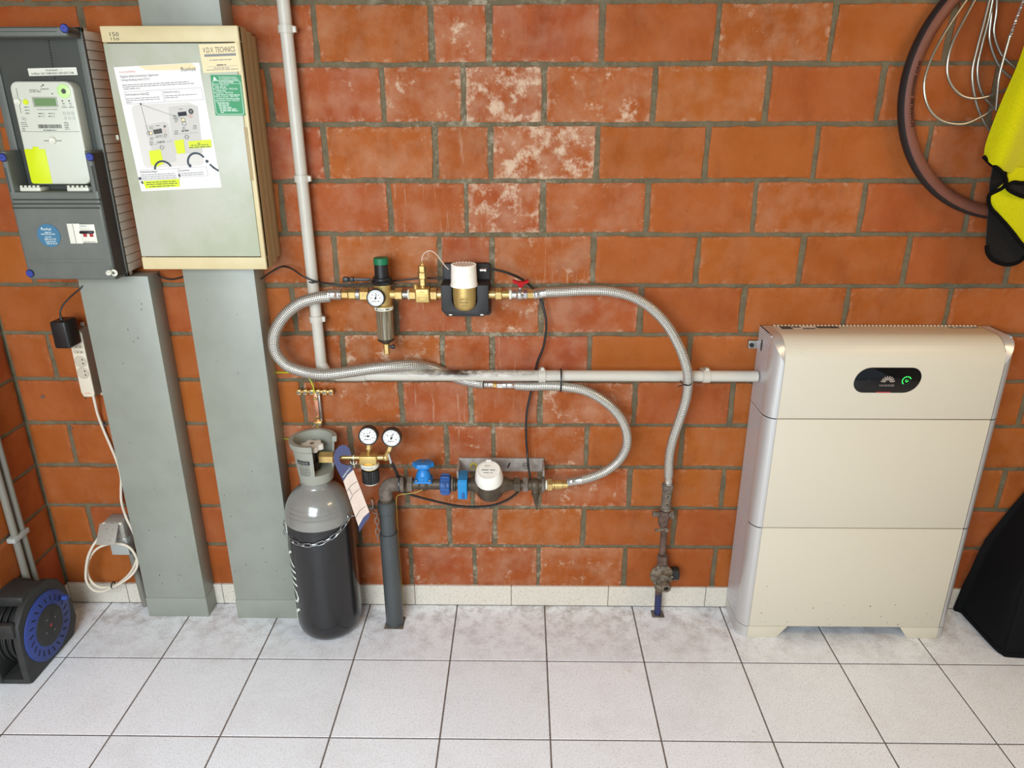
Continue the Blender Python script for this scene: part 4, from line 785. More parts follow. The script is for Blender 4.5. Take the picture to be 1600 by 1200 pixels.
# black flow unit with white cap
cxm = mx(727); t = thing('flow_sensor_unit', (cxm, -dm, am-.05), 'black wall unit with tall white cap over a brass cup on upper water line', 'water meter')
bx0, bx1 = mx(690), mx(765.5); bzt = W(727, 413, .03).z; bzb = W(727, 499, .06).z
mb = MB(); fr = frame((0, -.001, 0)); mb.prism(rrect(W(692, 430, .02).x, bzb+.002, W(766, 430, .02).x, bzt, .008), fr, 0, .022, 'blackm', bev=.003)
mb.build('back_plate', t)
mb = MB(); zt_ = W(727, 447, .11).z; zb_ = W(727, 494, .11).z; fr = frame((0, 0, 0)); wi0, wi1 = W(706, 470, .11).x, W(745, 470, .11).x
cc = (wi0+wi1)/2; rr_ = (wi1-wi0)/2
U = [(bx0+.001, zt_), (wi0, zt_)]+[(cc-rr_*cos(t_*pi/12), zb_+.012+rr_*.9-rr_*.9*sin(t_*pi/12)) for t_ in range(13)]+[(wi1, zt_), (bx1-.003, zt_), (bx1-.003, zb_+.012), (bx1-.018, zb_-.004), (bx0+.016, zb_-.004), (bx0+.001, zb_+.012)]
mb.prism(U, fr, .022, .100, 'blackm', bev=.003, seg=2)
for px in (704, 753): q = W(px, 492, .109); mb.sphere(q, .0035, 'white', (1.5, .4, .6), 12)
mb.build('front_shell', t)
mb = MB(); mb.lathe([(0, -.040), (.020, -.038), (.028, -.031), (.0315, -.020), (.033, .0), (.033, .034), (0, .034)], (cc, -dm-.018, am), Z, 'brasscast', 32)
a = Art(mb, None, .0004, fn=lambda x, y, k: Vector((cc+.0330*sin(x/.0330), -dm-.020-(.0330+k)*cos(x/.0330), am+y))); a.text('QN1,5', -.011, -.004, .0085, 'brassdark', width=.022); a.box(-.011, -.012, .011, -.0095, .0008, 'brassdark'); a.text('2021', -.008, -.022, .0075, 'brassdark', width=.016); mb.build('cup', t)['label'] = 'brass cup'
zc0 = W(726, 449, .11).z; zc1 = W(726, 413, .09).z
mb = MB(); mb.lathe([(0, zc0-am), (.0375, zc0-am), (.0385, zc0+.003-am), (.0365, zc0+.010-am), (.0345, zc1-.003-am), (.033, zc1-am), (.0, zc1-am)], (cc-.001, -dm-.016, am), Z, 'whitewarm', 40)
for i in range(22): a_ = i*2*pi/22; mb.cyl((cc-.001+.0325*cos(a_), -dm-.016+.0325*sin(a_), zc1-.004), (cc-.001+.0325*cos(a_), -dm-.016+.0325*sin(a_), zc1+.0015), .0022, 'whitewarm', seg=8)
mb.build('cap', t)['label'] = 'white ribbed cap'
q = W(751, 422, .09); mb = MB(); mb.cyl(q-X*.002, q+X*.010, .0045, 'chrome'); mb.cyl(q+X*.010, q+X*.016, .006, 'chrome', bev=.001); mb.build('connector', t)
# right fittings and red butterfly valve
t = thing('butterfly_valve', (mx(812), -dm, am-.015), 'small nickel ball valve with red butterfly lever right of black flow unit', 'valve')
mb = MB(); seg(mb, 763, 774, .0115, 'brass'); seg(mb, 774, 784, .0165, 'brass', True); seg(mb, 784, 797, .011, 'brass'); mb.build('union_nut', t)
mb = MB(); seg(mb, 795.5, 799.5, .0135, 'white'); mb.build('seal_ring', t)
mb = MB(); seg(mb, 799.5, 807, .0125, 'chrome'); mb.sphere((mx(812.5), -dm, am), .0165, 'chrome', (1, 1, 1)); seg(mb, 817, 824, .0130, 'chrome', True); seg(mb, 824, 834.5, .0125, 'brass', True); mb.cyl((mx(812.5), -dm, am+.01), (mx(812.5), -dm, am+.022), .0055, 'chrome'); mb.build('body', t)
lz = am+.022; lx = mx(813.5); mb = MB(); mb.prism([(-.0045, -.003), (.0045, -.003), (.009, .006), (.021, .010), (.0225, .016), (.020, .019), (.008, .013), (-.008, .013), (-.020, .019), (-.0225, .016), (-.021, .010), (-.009, .006)], frame((lx, -dm+.006, lz+.002)), -.0, .014, 'red', bev=.001); mb.build('lever', t)['label'] = 'red butterfly lever'

# ============================================================ GAS CYLINDER
cx, cy, cr = -.628, -.112, .1035
t = thing('gas_cylinder', (cx, cy, 0), 'black gas cylinder with grey shoulder and grey plastic valve guard on the floor', 'gas cylinder')
zb_ = W(505, 831, .21).z
full = [(0, .014), (.05, .012), (.058, .004), (.070, .001), (.086, .008), (.097, .024), (.1025, .045), (.1035, .07), (.1035, zb_)]
MB().lathe(full, (cx, cy, 0), Z, 'cylblack', 56).build('body', t, sharp=50)
sh = [(.1035, zb_), (.1035, zb_+.012), (.102, zb_+.028), (.097, zb_+.048), (.088, zb_+.068), (.076, zb_+.085), (.062, zb_+.098), (.048, zb_+.106), (.044, zb_+.112), (.044, zb_+.135), (0, zb_+.136)]
mb = MB(); mb.lathe(sh, (cx, cy, 0), Z, 'cylgrey', 56)
def dome(x, y, k):     # x: arc length at radius, y: height up the shoulder
    hs = [(zb_+.012, .1035), (zb_+.028, .102), (zb_+.048, .097), (zb_+.068, .088), (zb_+.085, .076)]
    z = zb_+.012+y; rr = .1
    for (z0, r0), (z1, r1) in zip(hs, hs[1:]):
        if z0 <= z <= z1: rr = r0+(r1-r0)*(z-z0)/(z1-z0)
    a_ = x/.1; return Vector((cx+(rr+.0006+k)*sin(a_), cy-(rr+.0006+k)*cos(a_), z+.0004))
a = Art(mb, None, .0004, fn=dome)
for i in range(3): a.words(-.075, .018+i*.013, .085, .007, 'cylgrey', seed=60+i)
mb.build('shoulder', t, sharp=50)
nz = zb_+.112; gz0 = nz+.018; gz1 = W(480, 697, .17).z
mb = MB(); mb.lathe([(.0, gz0-.006), (.047, gz0-.006), (.0485, gz0-.004), (.0485, gz0+.002), (0, gz0+.002)], (cx, cy, 0), Z, 'cylgrey', 40); mb.build('neck_ring', t)
# open guard: tapering shell with a gap at front right, from front round to the right
gc = (cx+.004, cy, 0)
def shell(z0, z1, r0, r1, th, a0, a1, mt, mb, seg=40):
    mb.lathe([(r0, z0), (r1, z1), (r1-th, z1), (r0-th, z0), (r0, z0)], gc, Z, mt, seg, ref=(1, 0, 0), a0=radians(a0), a1=radians(a1))
    for aa in (a0, a1):
        a_ = radians(aa); f = lambda r, z: Vector((gc[0]+r*cos(a_), gc[1]+r*sin(a_), z)); mb.add([f(r0, z0), f(r1, z1), f(r1-th, z1), f(r0-th, z0)], [(0, 1, 2, 3)], mt)
mb = MB(); shell(gz0, gz0+.030, .050, .0535, .05, 0, 360, 'guard', mb, 48)
A0, A1 = 20, 282
shell(gz0+.028, gz1-.018, .0535, .062, .006, A0, A1, 'guard', mb); shell(gz1-.018, gz1, .068, .070, .013, 10, A1, 'guard', mb); shell(gz1-.024, gz1-.018, .062, .068, .007, A0, A1, 'guard', mb)
gl = Art(mb, None, .0004, fn=lambda x, y, k: Vector((gc[0]+(.0585+y*.11+k)*cos(radians(250)+x/.059), gc[1]+(.0585+y*.11+k)*sin(radians(250)+x/.059), (gz0+gz1)/2+y)))
gl.rect(-.020, .004, .022, .017, 'inkdark', 1); gl.text('VRADR', -.018, .007, .010, 'guard', k=2, width=.036); gl.text('TECHNISCH GAS', -.018, -.003, .0055, 'inkdark', width=.038)
for i in range(5): gl.words(-.017, -.010-i*.006, .020, .003, 'ink', seed=i+80)
mb.build('valve_guard', t, sharp=50)
mb = MB(); mb.cyl((cx, cy, nz+.01), (cx, cy, gz0+.05), .012, 'steel'); mb.hexn((cx, cy, gz0+.02), (cx, cy, gz0+.058), .0165, 'darkbrass'); mb.cyl((cx, cy, gz0+.055), (cx, cy, gz1-.034), .011, 'darkbrass'); mb.build('valve', t)
mb = MB(); hwz = gz1-.024; pts = [(.030*(1+.13*cos(6*i*2*pi/48))*cos(i*2*pi/48), .030*(1+.16*cos(6*i*2*pi/48))*sin(i*2*pi/48)) for i in range(48)]
mb.prism(pts, frame((cx, cy, hwz), (1, 0, 0), (0, 1, 0)), -.012, .004, 'handw', bev=.002); mb.cyl((cx, cy, hwz), (cx, cy, hwz+.007), .006, 'steel', seg=8); mb.build('handwheel', t)['label'] = 'pale cast handwheel'
# stacked white letters down the left flank
mb = MB(); a = Art(mb, None, .0003, fn=lambda x, y, k: Vector((cx+(cr+.0003+k)*cos(radians(205)+x/cr), cy+(cr+.0003+k)*sin(radians(205)+x/cr), y)))
for ch, z in (('I', .365), ('K', .275), ('E', .205), ('O', .135), ('Y', .065)): a.text(ch, 0.012, z, .080, 'whiteink', al='C', width=.062 if ch != 'I' else .016)
mb.build('lettering', t)['label'] = 'white letters'
# pressure regulator
rz = W(578, 715, .112).z; ry = cy; 
t = thing('gas_regulator', (W(578, 718, .112).x, ry, rz-.06), 'brass gas regulator with two round gauges and black knob screwed onto cylinder', 'gas regulator')
def rxx(px): return W(px, 715, .112).x
mb = MB(); mb.hexn((cx+.019, ry, rz), (rxx(522), ry, rz), .0165, 'brass'); mb.build('inlet_nut', t)
MB().cyl((rxx(520), ry, rz), (rxx(565), ry, rz), .0062, 'brass', bev=.001).build('stem', t)
bc = rxx(577); mb = MB(); mb.box(rxx(563), rxx(590), ry-.020, ry+.018, rz-.016, rz+.012, 'brasscast', bev=.003); mb.lathe([(.026, -.022), (.026, -.016), (.018, -.014)], (bc, ry, rz), Z, 'brass', 32); mb.cyl((bc, ry, rz-.036), (bc, ry, rz-.018), .0235, 'brasscast', bev=.002, r1=.025)
mb.cyl((rxx(588), ry, rz+.001), (rxx(606), ry, rz+.001), .0085, 'brass'); mb.sphere((rxx(603), ry, rz+.001), .0115, 'brass'); mb.build('body', t)
mb = MB(); mb.lathe([(.0265, -.030), (.028, -.026), (.028, -.018), (.0265, -.016)], (bc, ry, rz), Z, 'white', 36)
a = Art(mb, None, .0003, fn=lambda x, y, k: Vector((bc+(.0282+k)*sin(x/.0282), ry-(.0282+k)*cos(x/.0282), rz+y))); a.text('OXYSAVE', -.017, -.0255, .0075, 'bluedark', width=.032); mb.build('label_ring', t)
mb = MB(); pts = [(.0255*(1+.03*cos(24*i*2*pi/96))*cos(i*2*pi/96), .0255*(1+.03*cos(24*i*2*pi/96))*sin(i*2*pi/96)) for i in range(96)]; mb.prism(pts, frame((bc, ry, rz-.08), (1, 0, 0), (0, 1, 0)), 0, .042, 'black', bev=.001)
mb.lathe([(0, -.090), (.015, -.089), (.022, -.085), (.0245, -.079), (0, -.079)], (bc, ry, rz), Z, 'white', 32); mb.build('adjusting_knob', t)['label'] = 'black knob with white base'
for px, py, ndl, base, dk in ((575, 681.5, 180, (bc-.002, ry, rz+.010), 0), (611.5, 684.5, 68, (rxx(603), ry, rz+.006), 1)):
    g = W(px, py, .150); mb = MB(); nvec = Vector((0, -1, .08)); back = g-nvec.normalized()*.022
    mb.cyl(base, (back.x, back.y, back.z-.018), .0065, 'brass'); mb.hexn((back.x+(base[0]-back.x)*.5, back.y, (base[2]+back.z)/2-.012), (back.x, back.y, back.z-.012), .0085, 'brass')
    face_ = dialface(mb, g, nvec, .0275, ndl, rim='black', dep=.024, ticks=10)
    face_.build('dial', mb.build('pressure_gauge', t))['label'] = 'white dial with needle'
q = W(606, 706, .115); mb = MB(); mb.tube(spline([q, W(609, 716, .115), W(611, 724, .115)], 5), .0048, 'chrome', 12); mb.build('outlet_stub', t)
# cable tie figure on stem
mb = MB(); c = Vector((rxx(553), ry, rz)); mb.lathe([(.0064, -.0015), (.0078, -.0015), (.0078, .0015), (.0064, .0015), (.0064, -.0015)], c, X, 'white', 20)
mb.tube([c+Vector((.009*cos(radians(a_)), -.009, -.010+.009*sin(radians(a_)))) for a_ in range(170, 371, 20)], .0016, 'white', 6); mb.cyl(c+Vector((0, -.009, -.008)), c+Vector((0, -.009, -.030)), .0018, 'white', seg=8); mb.sphere(c+Vector((0, -.009, -.027)), .0042, 'white', seg=10)
tag(mb.build('plastic_tie'), 'tiny white plastic tie hanging from the brass regulator stem', 'cable tie')
# tag
tg = thing('bottle_tag', W(535, 700, .124), 'navy hooked tag with pinkish form fields hanging on the regulator stem', 'tag')
def tp(px, py): f = min(1, max(0, (py-700)/130)); return W(px, py, .125+.09*f)
pn = [(549, 712), (547, 703), (543, 697), (537, 695), (530, 697), (523.5, 704), (521, 713), (521.5, 722), (524, 730), (529, 738), (533, 747), (536.5, 752)]
right = [(536.5, 752), (540, 745), (545, 739), (551, 734), (548, 727), (541, 727), (534, 724.5), (530, 718), (530, 713), (534, 713), (540, 713)]
def sheet3(mb, pts, mt, th=.0008):
    P = [tp(*p) for p in pts]; n = len(P); Q = [p-OUT*th for p in P]; o_ = [tuple(range(n)), tuple(range(2*n-1, n-1, -1))]+[(i, (i+1) % n, n+(i+1) % n, n+i) for i in range(n)]
    mb.add(P+Q, o_, mt)
mb = MB(); sheet3(mb, [(549, 712), (546, 701), (541, 696), (536, 695), (530, 697), (524, 703.5), (521, 713), (522, 723), (528, 736), (536.5, 752), (543, 742), (552, 734), (549, 727), (541, 727), (533, 724), (530, 718), (530.5, 713.5), (536, 711.5)], 'navy')
mb.build('hook', tg)
mb = MB(); sheet3(mb, [(536.5, 752), (543, 742), (552, 734), (577, 800), (568, 808), (560, 822)], 'tagc'); sheet3(mb, [(560, 822), (568, 808), (577, 800), (577.5, 808), (572, 815), (561.5, 831)], 'navy')
def tl(p, q, w_=.0012):
    A = tp(*p)+OUT*.0008; B = tp(*q)+OUT*.0008; dr_ = (B-A).normalized(); sd = dr_.cross(OUT).normalized()*w_/2; mb.add([A-sd, B-sd, B+sd, A+sd], [(0, 1, 2, 3)], 'inkdark')
for p, q in (((541.5, 768), (549, 758)), ((549, 758), (558, 752)), ((546, 784), (552, 772)), ((552, 772), (562, 763.5)), ((545.5, 763.5), (550, 773)), ((555, 810), (562, 798)), ((562, 798), (571, 791))): tl(p, q)
A = tp(537, 747)+OUT*.001; B = tp(549, 731)+OUT*.001; u_ = (B-A).normalized(); a = Art(mb, frame(A, u_, Z), .0003); a.text('AIRMALC', .001, .001, .008, 'whiteink', width=(B-A).length*.95)
mb.build('card', tg)['label'] = 'pinkish card with ruled fields'
# chain
def link_loop(mb, c, d, side, L=.013, w=.0055, r=.0013):
    d = d.normalized(); side = (side-d*side.dot(d)).normalized(); pts = []
    for i in range(16):
        t_ = 2*pi*i/16; xx = cos(t_); yy = sin(t_); e = (L-w)*(1 if xx > 0 else -1)*(1 if abs(xx) > .2 else 0) ; pts.append(c+d*(w*xx+(e if abs(xx) > .2 else 0))+side*(w*yy))
    mb.tube(pts, r, 'chain', 6, closed=True)
ch = thing('safety_chain', W(505, 855, .22), 'galvanised chain around the black gas cylinder, hooked to the wall, its end dangling', 'chain')
az = W(505, 853, .22).z; lz_ = W(452, 815, .12).z
path = []
for i in range(41):
    a_ = radians(172+(341-172)*i/40); f = i/40
    zz = az+(.030*((f-.5)/.5)**2 if f < .5 else .058*((f-.5)/.5)**2); path.append(Vector((cx+(cr+.0035)*cos(a_), cy+(cr+.0035)*sin(a_), zz)))
path = [Vector((cx-cr-.004, cy+.05, az+.045)), Vector((cx-cr-.004, cy+.025, az+.04))]+path+[W(574, 802, .05), W(581, 793, .02)]
def chain_links(path, parent, step=.0205):
    S = []; L = 0; acc = [0]
    for a_, b_ in zip(path, path[1:]): acc.append(acc[-1]+(b_-a_).length)
    k = 0; s_ = .008
    while s_ < acc[-1]:
        i = max(j for j in range(len(acc)-1) if acc[j] <= s_); f = (s_-acc[i])/(acc[i+1]-acc[i]); p = path[i].lerp(path[i+1], f); d = path[i+1]-path[i]
        n_ = Vector((p.x-cx, p.y-cy, 0)).normalized() if (Vector((p.x-cx, p.y-cy)).length < cr+.01) else OUT; sd = d.cross(n_) if k % 2 == 0 else n_*1.0
        mb = MB(); link_loop(mb, p+(n_*.0012 if k % 2 else n_*0), d, sd, L=.0125, w=.0058 if k % 2 == 0 else .004); mb.build('link', parent); k += 1; s_ += step
chain_links(path, ch)
chain_links([W(581, 795, .018), W(588.5, 804, .018), W(589.5, 824, .018), W(590.5, 844, .018)], ch)
MB().tube(spline([W(580, 778, .002), W(580.5, 780, .015), W(582, 786, .02), W(582, 794, .018), W(579, 796, .016), W(577, 792, .014)], 6), .0017, 'chain', 8).build('wall_hook', ch)

# ============================================================ INLET PIPE + WATER METER
ix, iy = -.419, -.102
iz = W(616, 838, .125).z; ic0 = W(606, 806, .125).z; ic1 = W(606, 789, .125).z
la = W(765, 757, .102).z; dl = .102
t = thing('inlet_pipe', (ix, iy, 0), 'dark grey plastic pipe standing on floor right of cylinder with rusty iron elbow', 'pipe')
MB().lathe([(0, .002), (.0285, .002), (.0285, iz), (.024, iz)], (ix, iy, 0), Z, 'pvcdark', 32).build('lower_tube', t)
mb = MB(); mb.cyl((ix, iy, iz-.05), (ix, iy, ic1+.002), .0245, 'pvcdark', seg=32); mb.build('upper_tube', t)
mb = MB(); mb.cyl((ix, iy, ic0), (ix, iy, ic1), .0275, 'pvcdark', bev=.003, seg=32); mb.build('collar', t)
mb = MB(); mb.prism(rrect(-.031, -.031, .031, .031, .003), frame((ix, iy, 0), (1, 0, 0), (0, 1, 0)), 0, .002, 'iron'); mb.build('floor_plate', t)
mb = MB(); R_ = .030; pts = [(ix, iy, ic1-.004), (ix, iy, la-R_)]+[(ix+R_-R_*cos(radians(a_)), iy, la-R_+R_*sin(radians(a_))) for a_ in range(15, 91, 15)]+[(ix+.056, iy, la)]
mb.tube(pts, [.0205, .0215]+[.022]*6+[.0215], 'iron', 24); mb.cyl((ix, iy, ic1-.002), (ix, iy, ic1+.012), .022, 'bronze', bev=.002)
mb.cyl((ix+.040, iy, la), (ix+.060, iy, la), .0250, 'iron', bev=.003, seg=24); mb.build('elbow', t)
def lx_(px): return W(px, 757, dl).x
def lseg(mb, pa, pb, r, mt, hexa=False, bev=.001): (mb.hexn if hexa else mb.cyl)((lx_(pa), iy, la), (lx_(pb), iy, la), r, mt, bev=bev)
# zip tie around elbow
mb = MB(); mb.lathe([(.0252, -.0022), (.0264, -.0022), (.0264, .0022), (.0252, .0022), (.0252, -.0022)], (ix+.046, iy, la), X, 'black', 24); tag(mb.build('cable_tie'), 'black cable tie around the rusty iron elbow', 'cable tie')
t = thing('gate_valve', (lx_(661), iy, la-.02), 'bright blue gate valve with hexagonal handwheel on the lower water line', 'valve')
mb = MB(); lseg(mb, 637.5, 645, .0225, 'iron', True); lseg(mb, 644, 692, .0165, 'bronze'); mb.sphere((lx_(662), iy, la), .022, 'bronze', (1.1, 1, .9)); mb.build('body', t)
vx_ = lx_(662.5); mb = MB(); mb.prism(rrect(-.027, -.024, .027, .024, .006), frame((vx_, iy, la+.014), (1, 0, 0), (0, 1, 0)), 0, .006, 'blue', bev=.001)
mb.lathe([(.024, .018), (.0235, .028), (.020, .042), (.014, .052), (.0085, .058), (.0085, .064), (0, .064)], (vx_, iy, la), Z, 'blue', 28)
for sx_2 in (-1, 1):
    for sy_2 in (-1, 1): mb.hexn((vx_+sx_2*.020, iy+sy_2*.018, la+.02), (vx_+sx_2*.020, iy+sy_2*.018, la+.025), .004, 'steel')
mb.box(vx_-.004, vx_+.004, iy-.026, iy-.018, la+.018, la+.034, 'blue', bev=.002); mb.build('bonnet', t)
mb = MB(); pts = [(.031*(1+.07*cos(6*i*2*pi/60))*cos(i*2*pi/60), .028*(1+.07*cos(6*i*2*pi/60))*sin(i*2*pi/60)) for i in range(60)]
mb.prism(pts, frame((vx_+.001, iy, la+.062), (1, 0, 0), (0, 1, -.1)), 0, .013, 'blue', bev=.003); mb.cyl((vx_+.001, iy, la+.074), (vx_+.001, iy, la+.078), .0045, 'iron', seg=8); mb.build('handwheel', t)
mb = MB(); lseg(mb, 688.5, 704, .0300, 'bluep', bev=.003); 
for i in range(10): a_ = i*2*pi/10; mb.box(lx_(690), lx_(702.5), iy+.030*cos(a_)-.003, iy+.030*cos(a_)+.003, la+.030*sin(a_)-.003, la+.030*sin(a_)+.003, 'bluep', bev=.001)
mb.box(lx_(694), lx_(698), iy-.034, iy-.029, la-.004, la+.018, 'bluep', bev=.001)
tag(mb.build('blue_collar'), 'dull dark blue plastic collar next to the blue gate valve', 'pipe collar')
mb = MB(); lseg(mb, 704, 720, .0155, 'bronze'); lseg(mb, 705.5, 708.5, .023, 'iron'); lseg(mb, 709.5, 712.5, .0215, 'bronze'); tag(mb.build('union_ring'), 'dark metal union rings between the two blue collars', 'pipe fitting')
mb = MB(); xa, xb = lx_(717), lx_(731); mb.prism(rrect(-.040, -.032, .038, .030, .006), frame((xa, iy, la), (0, 1, 0), (0, 0, 1)), 0, xb-xa, 'bluel', bev=.002)
mb.prism(rrect(-.012, .0, .030, .006, .002), frame((xa, iy-.03, la+.03), (0, 1, 0), (0, 0, 1)), 0.001, xb-xa+.001, 'bluel', bev=.001)
mb.box(lx_(723), lx_(727), iy-.043, iy-.036, la-.026, la-.008, 'bluep', bev=.001); tag(mb.build('blue_clamp'), 'bright blue rectangular plastic clamp left of white-capped water meter', 'pipe clamp')
mcx = lx_(765.5)
t = thing('water_meter', (mcx, iy, la-.05), 'dark bronze water meter with round white tilted lid on lower line', 'water meter')
mb = MB(); mb.lathe([(0, -.052), (.015, -.051), (.030, -.044), (.040, -.030), (.0435, -.012), (.0445, .004), (.043, .016), (.040, .022), (0, .022)], (mcx, iy, la), Z, 'bronze', 40)
lseg(mb, 731, 745, .020, 'bronze'); mb.lathe([(.018, 0), (.022, .012), (.030, .035)], (lx_(732), iy, la), X, 'bronze', 24); mb.lathe([(.015, 0), (.018, .012), (.030, .042)], (lx_(803), iy, la), -X, 'bronze', 24)
mb.build('body', t)
mb = MB(); ax_ = Vector((-.05, -.42, 1)).normalized(); c = Vector((mcx-.001, iy-.004, la+.016)); mb.lathe([(.036, 0), (.042, .004), (.043, .014), (.041, .030), (.0375, .046), (.0355, .050), (0, .0505)], c, ax_, 'whitewarm', 40)
ft = frame(c+ax_*.0506, (1, 0, 0), ax_.cross(X)); a = Art(mb, ft, .0003); a.ring(0, 0, .031, .0006, 'inklight', 1, 32); a.text('ISTA', -.010, .012, .008, 'inklight'); a.words(-.020, -.003, .021, .006, 'inklight', seed=5); a.words(-.014, -.013, .014, .004, 'inklight', seed=6)
hp = ft @ Vector((0, .036, -.006)); mb.box(hp.x-.008, hp.x+.008, hp.y-.004, hp.y+.004, hp.z-.004, hp.z+.007, 'whitewarm', bev=.0015); mb.build('lid', t)['label'] = 'white lid'
mb = MB(); lseg(mb, 802.5, 813, .0215, 'bronze', True); lseg(mb, 812, 819, .0145, 'bronze'); mb.build('union_nut', t)
# bracket on wall
bz0, bz1 = W(780, 737, .012).z, W(780, 716.5, .012).z; bxa, bxb = W(717, 727, .01).x, W(850, 727, .01).x
t = thing('mounting_bracket', ((bxa+bxb)/2, -.01, bz0), 'dusty galvanised steel bracket bolted to wall behind the lower water meter', 'bracket')
mb = MB(); mb.box(bxa, bxb, -.012, -.001, bz0, bz1, 'plate', bev=.003); mb.box(bxa, bxa+.006, -.092, -.008, la-.014, bz1-.004, 'plate', bev=.002); mb.box(bxb-.006, bxb, -.085, -.008, la-.014, bz1-.004, 'plate', bev=.002)
a = Art(mb, frame((0, -.012, 0))); q = W(795, 727, .012); a.poly([(q.x-.006, q.z-.009), (q.x-.001, q.z-.009), (q.x+.006, q.z+.009), (q.x+.001, q.z+.009)], 'hole'); mb.build('plate', t)
for px in (740, 821): q = W(px, 728, .012); mb = MB(); mb.cyl(q, q+OUT*.002, .0125, 'yellowwire' if px == 740 else 'steel'); mb.hexn(q+OUT*.002, q+OUT*.008, .007, 'steel'); mb.build('bolt', t)
# outlet valve
t = thing('outlet_valve', (lx_(836), iy, la-.04), 'dark drain valve with pointed spout hanging below, right of water meter', 'valve')
mb = MB(); lseg(mb, 817, 825, .0215, 'iron', True); lseg(mb, 824, 852, .0165, 'bronze'); mb.sphere((lx_(836), iy, la), .021, 'bronze'); mb.build('body', t)
q = Vector((lx_(836), iy-.008, la)); mb = MB(); mb.lathe([(0, 0), (.0125, 0), (.0115, .022), (.0135, .024), (.0105, .034), (.0075, .040), (.007, .052), (.0035, .066), (.003, .078), (0, .079)], q, Vector((.08, -.12, -1)), 'bronze', 20); mb.build('spout', t)
mb = MB(); lseg(mb, 846, 851, .0235, 'iron', bev=.0015); lseg(mb, 851.5, 855, .015, 'white'); mb.build('seal', t)
t2 = thing('hose_adapter', (lx_(865), iy, la-.015), 'brass stepped adapter between dark outlet valve and braided hose', 'pipe fitting')
mb = MB(); lseg(mb, 855, 862.5, .0175, 'brass', True); lseg(mb, 862, 866, .013, 'brass'); mb.build('nut', t2)
mb = MB(); lseg(mb, 866, 879, .0145, 'brass', bev=.001); lseg(mb, 870, 872, .0152, 'brasscast'); lseg(mb, 878, 887, .0115, 'brass'); mb.build('sleeve', t2)

# ============================================================ GAS RISER
gx, gy = W(1035, 850, .048).x, -.048
def gp(px, py, d=.048): return W(px, py, d)
base = gp(1027.5, 957); g2 = gp(1029, 925); g3 = gp(1035, 865); g4 = gp(1038, 820); g5 = gp(1043, 760, .055)
t = thing('gas_riser', (base.x, gy, 0), 'rusty gas pipe rising from floor tile with round regulator and blue wrapped foot', 'gas pipe')
mb = MB(); mb.cyl((base.x, gy, .0), (g2.x, gy, g2.z), .0115, 'bluewrap'); mb.build('wrapped_foot', t)['label'] = 'blue wrapped pipe foot'
MB().prism(rrect(-.020, -.017, .020, .017, .002), frame((base.x, gy, 0), (1, 0, 0), (0, 1, 0)), 0, .004, 'iron').build('floor_plate', t)
mb = MB(); mb.cyl((g2.x, gy, g2.z-.004), (g2.x, gy, g2.z+.012), .0115, 'rust'); q = gp(1032, 916); mb.lathe([(.012, 0), (.019, .008), (.021, .02), (.016, .03)], (g2.x, gy, g2.z+.008), (q.x-g2.x, 0, .02), 'gas', 20); mb.build('lower_socket', t); MB().cyl(g3, g4, .0105, 'rust', seg=20).build('pipe', t)
q = gp(1034, 899, .055); mb = MB(); mb.lathe([(0, -.02), (.018, -.018), (.034, -.010), (.0385, -.004), (.0385, .003), (.036, .006), (.028, .010), (.020, .020), (.019, .030), (0, .031)], q, (0, -1, .05), 'gas', 36)
for i in range(8): a_ = i*pi/4; mb.hexn(q+Vector((.032*cos(a_), -.005, .032*sin(a_))), q+Vector((.032*cos(a_), -.011, .032*sin(a_))), .0038, 'steel')
mb.lathe([(0, 0), (.0165, 0), (.0175, .012), (.0150, .018), (.008, .019), (.007, .012), (0, .012)], q+Vector((.007, -.03, -.016)), (0, -1, -.1), 'gas', 28); mb.cyl(q+Vector((.007, -.043, -.0175)), q+Vector((.007, -.0505, -.018)), .0055, 'hole', seg=16); mb.build('regulator', t)
c = q+Vector((.045, .012, 0)); MB().cyl(c-X*.012, c+X*.012, .023, 'black', bev=.003).build('side_plug', t)
u0 = gp(1035, 886); u1 = gp(1035, 867); mb = MB(); mb.hexn(u0-Z*.006, u0+Z*.012, .0165, 'gas'); mb.hexn(u0+Z*.014, u1, .0155, 'rust'); mb.cyl(u0-Z*.018, u0, .014, 'gas'); mb.build('union', t)
tq = gp(1037, 808); mb = MB(); mb.lathe([(0, -.035), (.012, -.034), (.0165, -.018), (.0185, .0), (.0175, .018), (.014, .024), (0, .024)], tq, Z, 'rust', 24); mb.cyl(tq+Vector((-.034, 0, .012)), tq+Vector((.028, 0, .008)), .0085, 'iron', bev=.002); mb.hexn(tq+Vector((-.036, 0, .012)), tq+Vector((-.026, 0, .012)), .0095, 'iron'); mb.hexn(tq+Vector((.022, 0, .007)), tq+Vector((.031, 0, .007)), .0125, 'iron'); mb.build('tee', t)
l0 = gp(1023, 829, .062); l1 = gp(1042, 826, .062); mb = MB(); mb.cyl(l0, l1, .0042, 'gas', bev=.001); mb.cyl(l1-Z*.004-OUT*.012, l1-Z*.004+OUT*.006, .0055, 'gas'); mb.build('lever', t)
v0 = gp(1040, 794, .052); v1 = gp(1043.5, 758, .057); mb = MB(); mb.cyl(v0, v1, .0155, 'iron', bev=.003, seg=20); mb.cyl(v1-Z*.012, v1+Z*.004, .0185, 'iron', bev=.002, seg=8)
for f in (.28, .62): c = v0.lerp(v1, f)+OUT*.013; mb.cyl(c, c+OUT*.005, .0098, 'gas', bev=.001); mb.cyl(c+OUT*.005, c+OUT*.0055, .0025, 'hole', seg=10)
mb.cyl(v0-Z*.004, v0+Z*.004, .0175, 'gas'); mb.build('isolating_valve', t)

